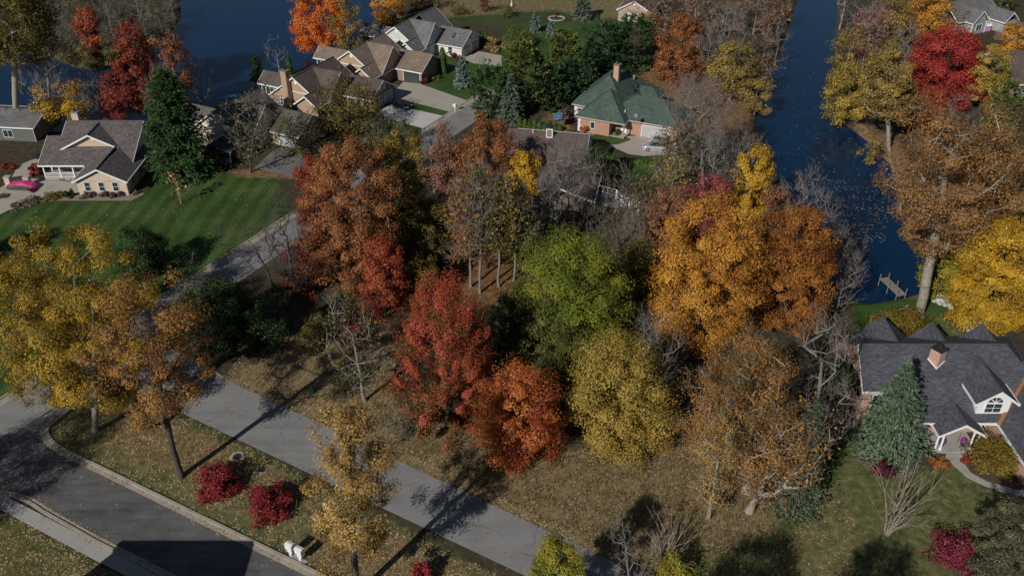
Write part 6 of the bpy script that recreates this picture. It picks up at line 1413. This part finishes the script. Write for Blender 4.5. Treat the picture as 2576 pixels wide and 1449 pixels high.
sed = [(-.5, .62), (-.46, .86), (-.3, .95), (.2, .95), (.42, .84), (.5, .6)]; suv = [(-.5, .7), (-.47, 1.0), (-.3, 1.08), (.22, 1.08), (.42, 1.0), (.5, .72)]
car(1008, 271, R_(-28), 'parked_car', 'dark navy car in the garage shade on the pale driveway', paint('navy_paint', (.010, .012, .035)), 4.5, 1.8, sed, (-1.9, 1.2, .94, 1.42))
car(1652, 378, R_(170), 'parked_car', 'silver car on the concrete drive before the white garage door', paint('silver_paint', (.46, .47, .50)), 4.9, 1.95, suv, (-2.2, 1.4, 1.06, 1.72), .38)
car(1668, 362, R_(-20), 'parked_car', 'second pale grey car half hidden behind the silver one', paint('pale_grey_paint', (.58, .59, .60)), 4.6, 1.85, sed, (-1.9, 1.2, .94, 1.42))
car(2532, 76, R_(15), 'parked_car', 'dark open car at the top right drive', paint('black_paint', (.015, .015, .016)), 4.3, 1.75, sed, (-1.5, 1.0, .94, 1.35))
# docks and boats
def dock(x, y, rz, L, W, mat, label, posts=True):
    g = G(x, y, -1.0); o = empty('dock', (g.x, g.y, -1.0), rz, label, 'dock'); n = int(L / .3)
    for i in range(n): q = MB(); q.box(-W / 2, W / 2, i * .3, i * .3 + .275, 1.05, 1.10); q.build('plank', mat, o)
    q = MB()
    for a in (-W / 2 + .1, W / 2 - .18): q.box(a, a + .08, 0, L, .9, 1.048)
    q.build('beam', mat, o)
    if posts:
        for b_ in (.3, L * .5, L - .3):
            for a in (-W / 2 - .06, W / 2 + .06): q = MB(); q.tube([(a, b_, -.8), (a, b_, 1.9)], .06, 6); q.build('post', mat, o)
dock(2266, 760, R_(14), 4.6, 1.25, M['wood_grey'], 'grey plank dock with posts at the dark end of the canal')
dock(548, 262, R_(-62), 5.0, 1.6, m_plain('blue_grey_deck', (.16, .25, .34), .7), 'small blue grey dock on the lake behind the bare tree', False)
for i, (x_, y_) in enumerate(((1841, 236), (1851, 238), (1862, 250))):
    o = at(x_, y_, 'mooring_post', 'white mooring post in the group of three on the canal bank', 'post', 0, 'white mooring posts'); q = MB(); q.lathe([(.16, -1), (.16, 2.5), (.2, 2.52), (.06, 2.75)], (0, 0, 0), 8); q.build('post', M['white'], o)
g = G(1879, 276, -1.0); o = empty('canoe', (g.x, g.y, -1.0), R_(8), 'red and white small boat moored at the canal bank', 'boat')
q = MB(); n = 11; top = []
for s_ in (1, -1):
    for i in range(n): t_ = i / (n - 1) * 2 - 1; top.append((t_ * 2.1 * s_, .62 * (1 - t_ * t_) ** .6 * s_, .55 + .15 * t_ * t_))
q.v = top + [(p_[0] * .8, p_[1] * .6, -.1) for p_ in top]; m_ = len(top); q.f = [[i, (i + 1) % m_, m_ + (i + 1) % m_, m_ + i] for i in range(m_)] + [list(range(m_, 2 * m_))]; q.build('hull', M['white'], o)
q = MB(); q.v = [(p_[0] * .97, p_[1] * .95, p_[2] + .02) for p_ in top] + [(p_[0] * .5, p_[1] * .35, .85) for p_ in top]; q.f = [[i, (i + 1) % m_, m_ + (i + 1) % m_, m_ + i] for i in range(m_)] + [list(range(m_, 2 * m_))]; q.build('cover', m_plain('red_boat_cover', (.42, .04, .07), .7), o)
# white furniture and stones behind the slate house
o = at(2370, 762, 'garden_bench', 'white metal garden bench on the back lawn edge', 'bench', R_(-8))
q = MB(); q.box(-.8, .8, -.25, .25, .4, .45); q.build('seat', M['white'], o); q = MB()
for a in np.linspace(-.75, .75, 7): q.box(a - .025, a + .025, .24, .28, .45, .95)
q.box(-.8, .8, .24, .28, .952, 1.0); q.build('backrest', M['white'], o)
for a in (-.75, .7): q = MB(); q.box(a, a + .05, -.25, -.2, -.03, .398); q.box(a, a + .05, .2, .25, -.03, .398); q.build('leg', M['white'], o)
o = at(2282, 786, 'garden_chair', 'white garden chair left of the thick oak trunk', 'chair', R_(30))
q = MB(); q.box(-.25, .25, -.25, .25, .4, .45); q.build('seat', M['white'], o); q = MB(); q.box(-.25, .25, .22, .27, .452, .95); q.build('backrest', M['white'], o)
for (a, b_) in ((-.25, -.25), (.2, -.25), (-.25, .2), (.2, .2)): q = MB(); q.box(a, a + .05, b_, b_ + .05, -.03, .398); q.build('leg', M['white'], o)
rs = random.Random(8)
for i in range(7):
    o = at(2350 + i * 7 + rs.uniform(-2, 2), 756 + i * 3 + rs.uniform(-3, 3), 'rock', 'pale rock in the line along the back lawn edge', 'rock', rs.uniform(0, 3), 'rocks edging the back lawn')
    q = MB(); q.lathe([(.3, -.1), (.36, .1), (.26, .3), (.08, .38)], (0, 0, 0), 7); q.v = [(a * rs.uniform(.7, 1.2), b_ * rs.uniform(.7, 1.2), c0 * rs.uniform(.8, 1.2)) for a, b_, c0 in q.v]; q.build('rock', M['stone'], o)
for i in range(6):
    o = at(2436 + i * 9, 826 - i * 2 + (i - 3) ** 2 * .8, 'rock', 'rounded stone in the low wall under the yellow maple', 'rock', rs.uniform(0, 3), 'stones of the low garden wall')
    q = MB(); q.lathe([(.3, -.1), (.34, .12), (.24, .32), (.08, .36)], (0, 0, 0), 7); q.v = [(a * rs.uniform(.8, 1.2), b_ * rs.uniform(.8, 1.2), c0) for a, b_, c0 in q.v]; q.build('rock', M['stone'], o)
# top lawn: stone ring, white statue
for i in range(14):
    a = i / 14 * 6.283; g = G(1400, 48); o = empty('edging_stone', (g.x + 1.9 * math.cos(a), g.y + 1.9 * math.sin(a), 0), a, 'edging stone of the round bed on the top lawn', 'stone', 'ring of edging stones'); q = MB(); q.box(-.2, .2, -.36, .36, -.05, .22); q.build('stone', M['stone'], o)
o = at(1287, 18, 'statue', 'small white bird statue on the top lawn', 'statue'); q = MB(); q.lathe([(.2, 0), (.3, .3), (.26, .6), (.1, .9), (.1, 1.2), (.15, 1.35), (.05, 1.5)], (0, 0, 0), 10); q.build('body', M['white'], o); q = MB(); q.tube([(0, 0, 1.61), (-.3, -.1, 1.3)], [.06, .015], 6); q.build('beak', m_plain('beak_yellow', (.5, .3, .05), .6), o)
# lakeside rail and AC unit between the row houses
o = at(2480, 78, 'garden_slide', 'pink and white toy playhouse by the grey top house', 'playhouse', R_(20)); q = MB(); q.box(-.7, .7, -.6, .6, 0, 1.2); q.build('wall', m_plain('pink_plastic', (.6, .25, .5), .5), o); q = MB(); q.prism([(-.8, -.75, 1.2), (.8, -.75, 1.2), (.8, 0, 1.75), (-.8, 0, 1.75)], (0, 0, .06)); q.prism([(-.8, .75, 1.2), (-.8, 0, 1.75), (.8, 0, 1.75), (.8, .75, 1.2)], (0, 0, .06)); q.build('roof', M['white'], o)
# mulch ring of the lawn sapling
q = MB(); q.lathe([(.75, -.02), (.7, .06), (.1, .08)], tuple(G(438, 512)), 16); tag(q.build('mulch_ring', M['mulch']), 'round mulch ring at the foot of the lawn sapling', 'mulch ring')

# ------------------------------------------------------------------ fallen leaves, grass tufts, floating leaves (nobody could count them)
PAL['fallen'] = ((0.20, 0.13, 0.06), (0.40, 0.29, 0.15), (0.56, 0.45, 0.27)); PAL['tuft'] = ((0.09, 0.085, 0.030), (0.17, 0.135, 0.065), (0.24, 0.19, 0.105)); PAL['floating'] = ((0.25, 0.18, 0.09), (0.40, 0.32, 0.18), (0.55, 0.48, 0.32)); PAL['fallenred'] = ((0.14, 0.055, 0.02), (0.25, 0.115, 0.035), (0.34, 0.18, 0.06))
rngs = np.random.default_rng(77)
def scatter(D, n, soft=None, z=0.03):
    W_ = np.array(gclip(D)); lo, hi = W_.min(0), W_.max(0); out = np.zeros((0, 2))
    while len(out) < n:
        p_ = rngs.uniform(lo, hi, (n * 3, 2)); p_ = p_[poly_sd(p_[:, 0], p_[:, 1], gclip(D)) > 0]
        cl = np.sin(p_[:, 0] * 1.1 + 2 * np.sin(p_[:, 1] * .6)) * np.sin(p_[:, 1] * 1.3 + 1.5 * np.sin(p_[:, 0] * .5)); p_ = p_[rngs.uniform(-1.3, 1, len(p_)) < cl]; out = np.concatenate([out, p_])
        if len(p_) == 0: break
    out = out[:n]; return np.column_stack([out, np.full(len(out), z)])
def lay(name, pal, P, size, label=None, flat=.25):
    nrm = np.tile([[0, 0, 1.0]], (len(P), 1)) + rngs.normal(0, flat, (len(P), 3)); nrm /= np.linalg.norm(nrm, axis=1, keepdims=True)
    v_, f_ = leaves_np(P, nrm, size, rngs, .75); o = obj_np(name, mesh_np(name, v_, [f_], leafmat(pal), rngs.uniform(0, 1, len(P)))); tag(o, label, kind='stuff')
P = np.concatenate([scatter([(240, 990), (440, 1030), (760, 1190), (760, 1240), (500, 1290), (150, 1130), (115, 1090)], 7000), scatter([(480, 1220), (760, 1200), (1260, 1449), (1420, 1530), (1000, 1560), (790, 1440), (470, 1290)], 4500), scatter([(780, 1240), (1100, 1380), (1260, 1449), (1000, 1500), (800, 1440)], 3000),
    scatter([(-60, 1290), (0, 1284), (215, 1397), (420, 1520), (0, 1560)], 4000), scatter([(565, 952), (1430, 1360), (1600, 1445), (1600, 1400), (1430, 1320), (960, 1095), (600, 900)], 3500), scatter([(600, 900), (760, 800), (980, 800), (1010, 1000), (950, 1120)], 3500)])
lay('fallen_leaves', 'fallen', P, .17, 'yellow and tan fallen leaves scattered on the roadside grass')
P = np.concatenate([scatter([(900, 960), (1230, 1090), (1420, 1140), (1720, 1060), (1990, 1160), (1960, 1330), (1720, 1430), (1600, 1440), (1430, 1340), (960, 1110)], 9000), scatter([(1560, 1449), (1960, 1330), (2060, 1190), (2150, 1300), (2150, 1600), (1600, 1600)], 2500), scatter([(20, 535), (330, 505), (690, 446), (745, 540), (430, 742), (50, 976)], 1300)])
lay('fallen_leaves', 'tangold' if False else 'fallen', P, .15, 'small dry leaves on the dry field and lawns')
P = np.concatenate([scatter([(1130, 660), (1240, 620), (1310, 640), (1300, 760), (1160, 780)], 2600), scatter([(1560, 170), (1760, 150), (1920, 200), (1890, 330), (1720, 350), (1650, 220)], 2600), scatter([(1280, 560), (1700, 520), (1700, 800), (1600, 960), (1240, 960), (1150, 800)], 2500), scatter([(1000, 690), (1140, 660), (1150, 800), (960, 820)], 1200)])
lay('fallen_leaves', 'fallenred', P, .24, 'orange brown fallen leaves carpeting the wood floor')
# leaves gathered in the gutters
def along(pts, w0, w1, n, z):
    P_ = np.array(pts, float); seg = np.linalg.norm(np.diff(P_, axis=0), axis=1); c_ = np.concatenate([[0], np.cumsum(seg)]); s_ = rngs.uniform(0, min(c_[-1], 75), n); s_ = s_[np.sin(s_ * .9) + np.sin(s_ * .37 + 1) + rngs.normal(0, .7, len(s_)) > -.1]
    i = np.clip(np.searchsorted(c_, s_) - 1, 0, len(seg) - 1); t_ = ((s_ - c_[i]) / seg[i])[:, None]; q_ = P_[i] + (P_[i + 1] - P_[i]) * t_; d_ = (P_[i + 1] - P_[i]) / seg[i][:, None]
    w_ = w0 + (w1 - w0) * rngs.uniform(0, 1, len(s_)) ** 2; return np.column_stack([q_ + np.column_stack([-d_[:, 1], d_[:, 0]]) * w_[:, None], np.full(len(s_), z)])
lay('fallen_leaves', 'fallen', np.concatenate([along(kup, -.02, -.9, 1500, .05), along(klo, .02, .9, 1500, .05), along(klo, -.34, -.7, 500, .12), along([u0, ue], -.2, .7, 900, .04)]), .15, 'fallen leaves gathered along the gutters')
P = scatter([(-60, 1250), (60, 1254), (423, 1449), (790, 1442), (150, 1130), (0, 1100)], 160, z=.045); P2 = scatter([(440, 1030), (570, 955), (1430, 1360), (1260, 1449)], 160, z=.04); lay('fallen_leaves', 'fallen', np.concatenate([P, P2]), .14, 'stray leaves lying on the roads')
P = np.concatenate([scatter([(1985, 300), (2090, 300), (2150, 330), (2240, 420), (2250, 480), (2230, 600), (2150, 640), (2080, 560), (2000, 450), (1950, 380)], 260, z=-.985), scatter([(2060, 430), (2250, 470), (2230, 600), (2110, 620)], 420, z=-.985), scatter([(1960, 110), (2095, 110), (2100, 290), (1930, 290)], 120, z=-.985)])
lay('floating_leaves', 'floating', P, .20, 'pale leaves floating on the dark canal', .03)
P = scatter([(930, 1000), (1050, 1060), (1230, 1105), (1420, 1150), (1720, 1080), (1980, 1170), (1950, 1330), (1720, 1430), (1600, 1440), (1430, 1340), (960, 1110)], 15000, z=.0)
n_ = len(P); d_ = rngs.normal(0, .45, (n_, 3)); d_[:, 2] = 1; hh_ = rngs.uniform(.14, .38, n_)[:, None]; s_ = rvec(rngs, n_) * .05; s_[:, 2] = 0
V = np.stack([P - s_, P + s_, P + d_ * hh_], 1).reshape(-1, 3); o = obj_np('dry_grass', mesh_np('dry_grass', V, [np.arange(3 * n_).reshape(n_, 3)], leafmat('tuft'), rngs.uniform(0, 1, n_))); tag(o, 'dry tan grass standing on the open field', kind='stuff')
print('TRIS', sum(len(m.loops) - 2 * len(m.polygons) for m in bpy.data.meshes))
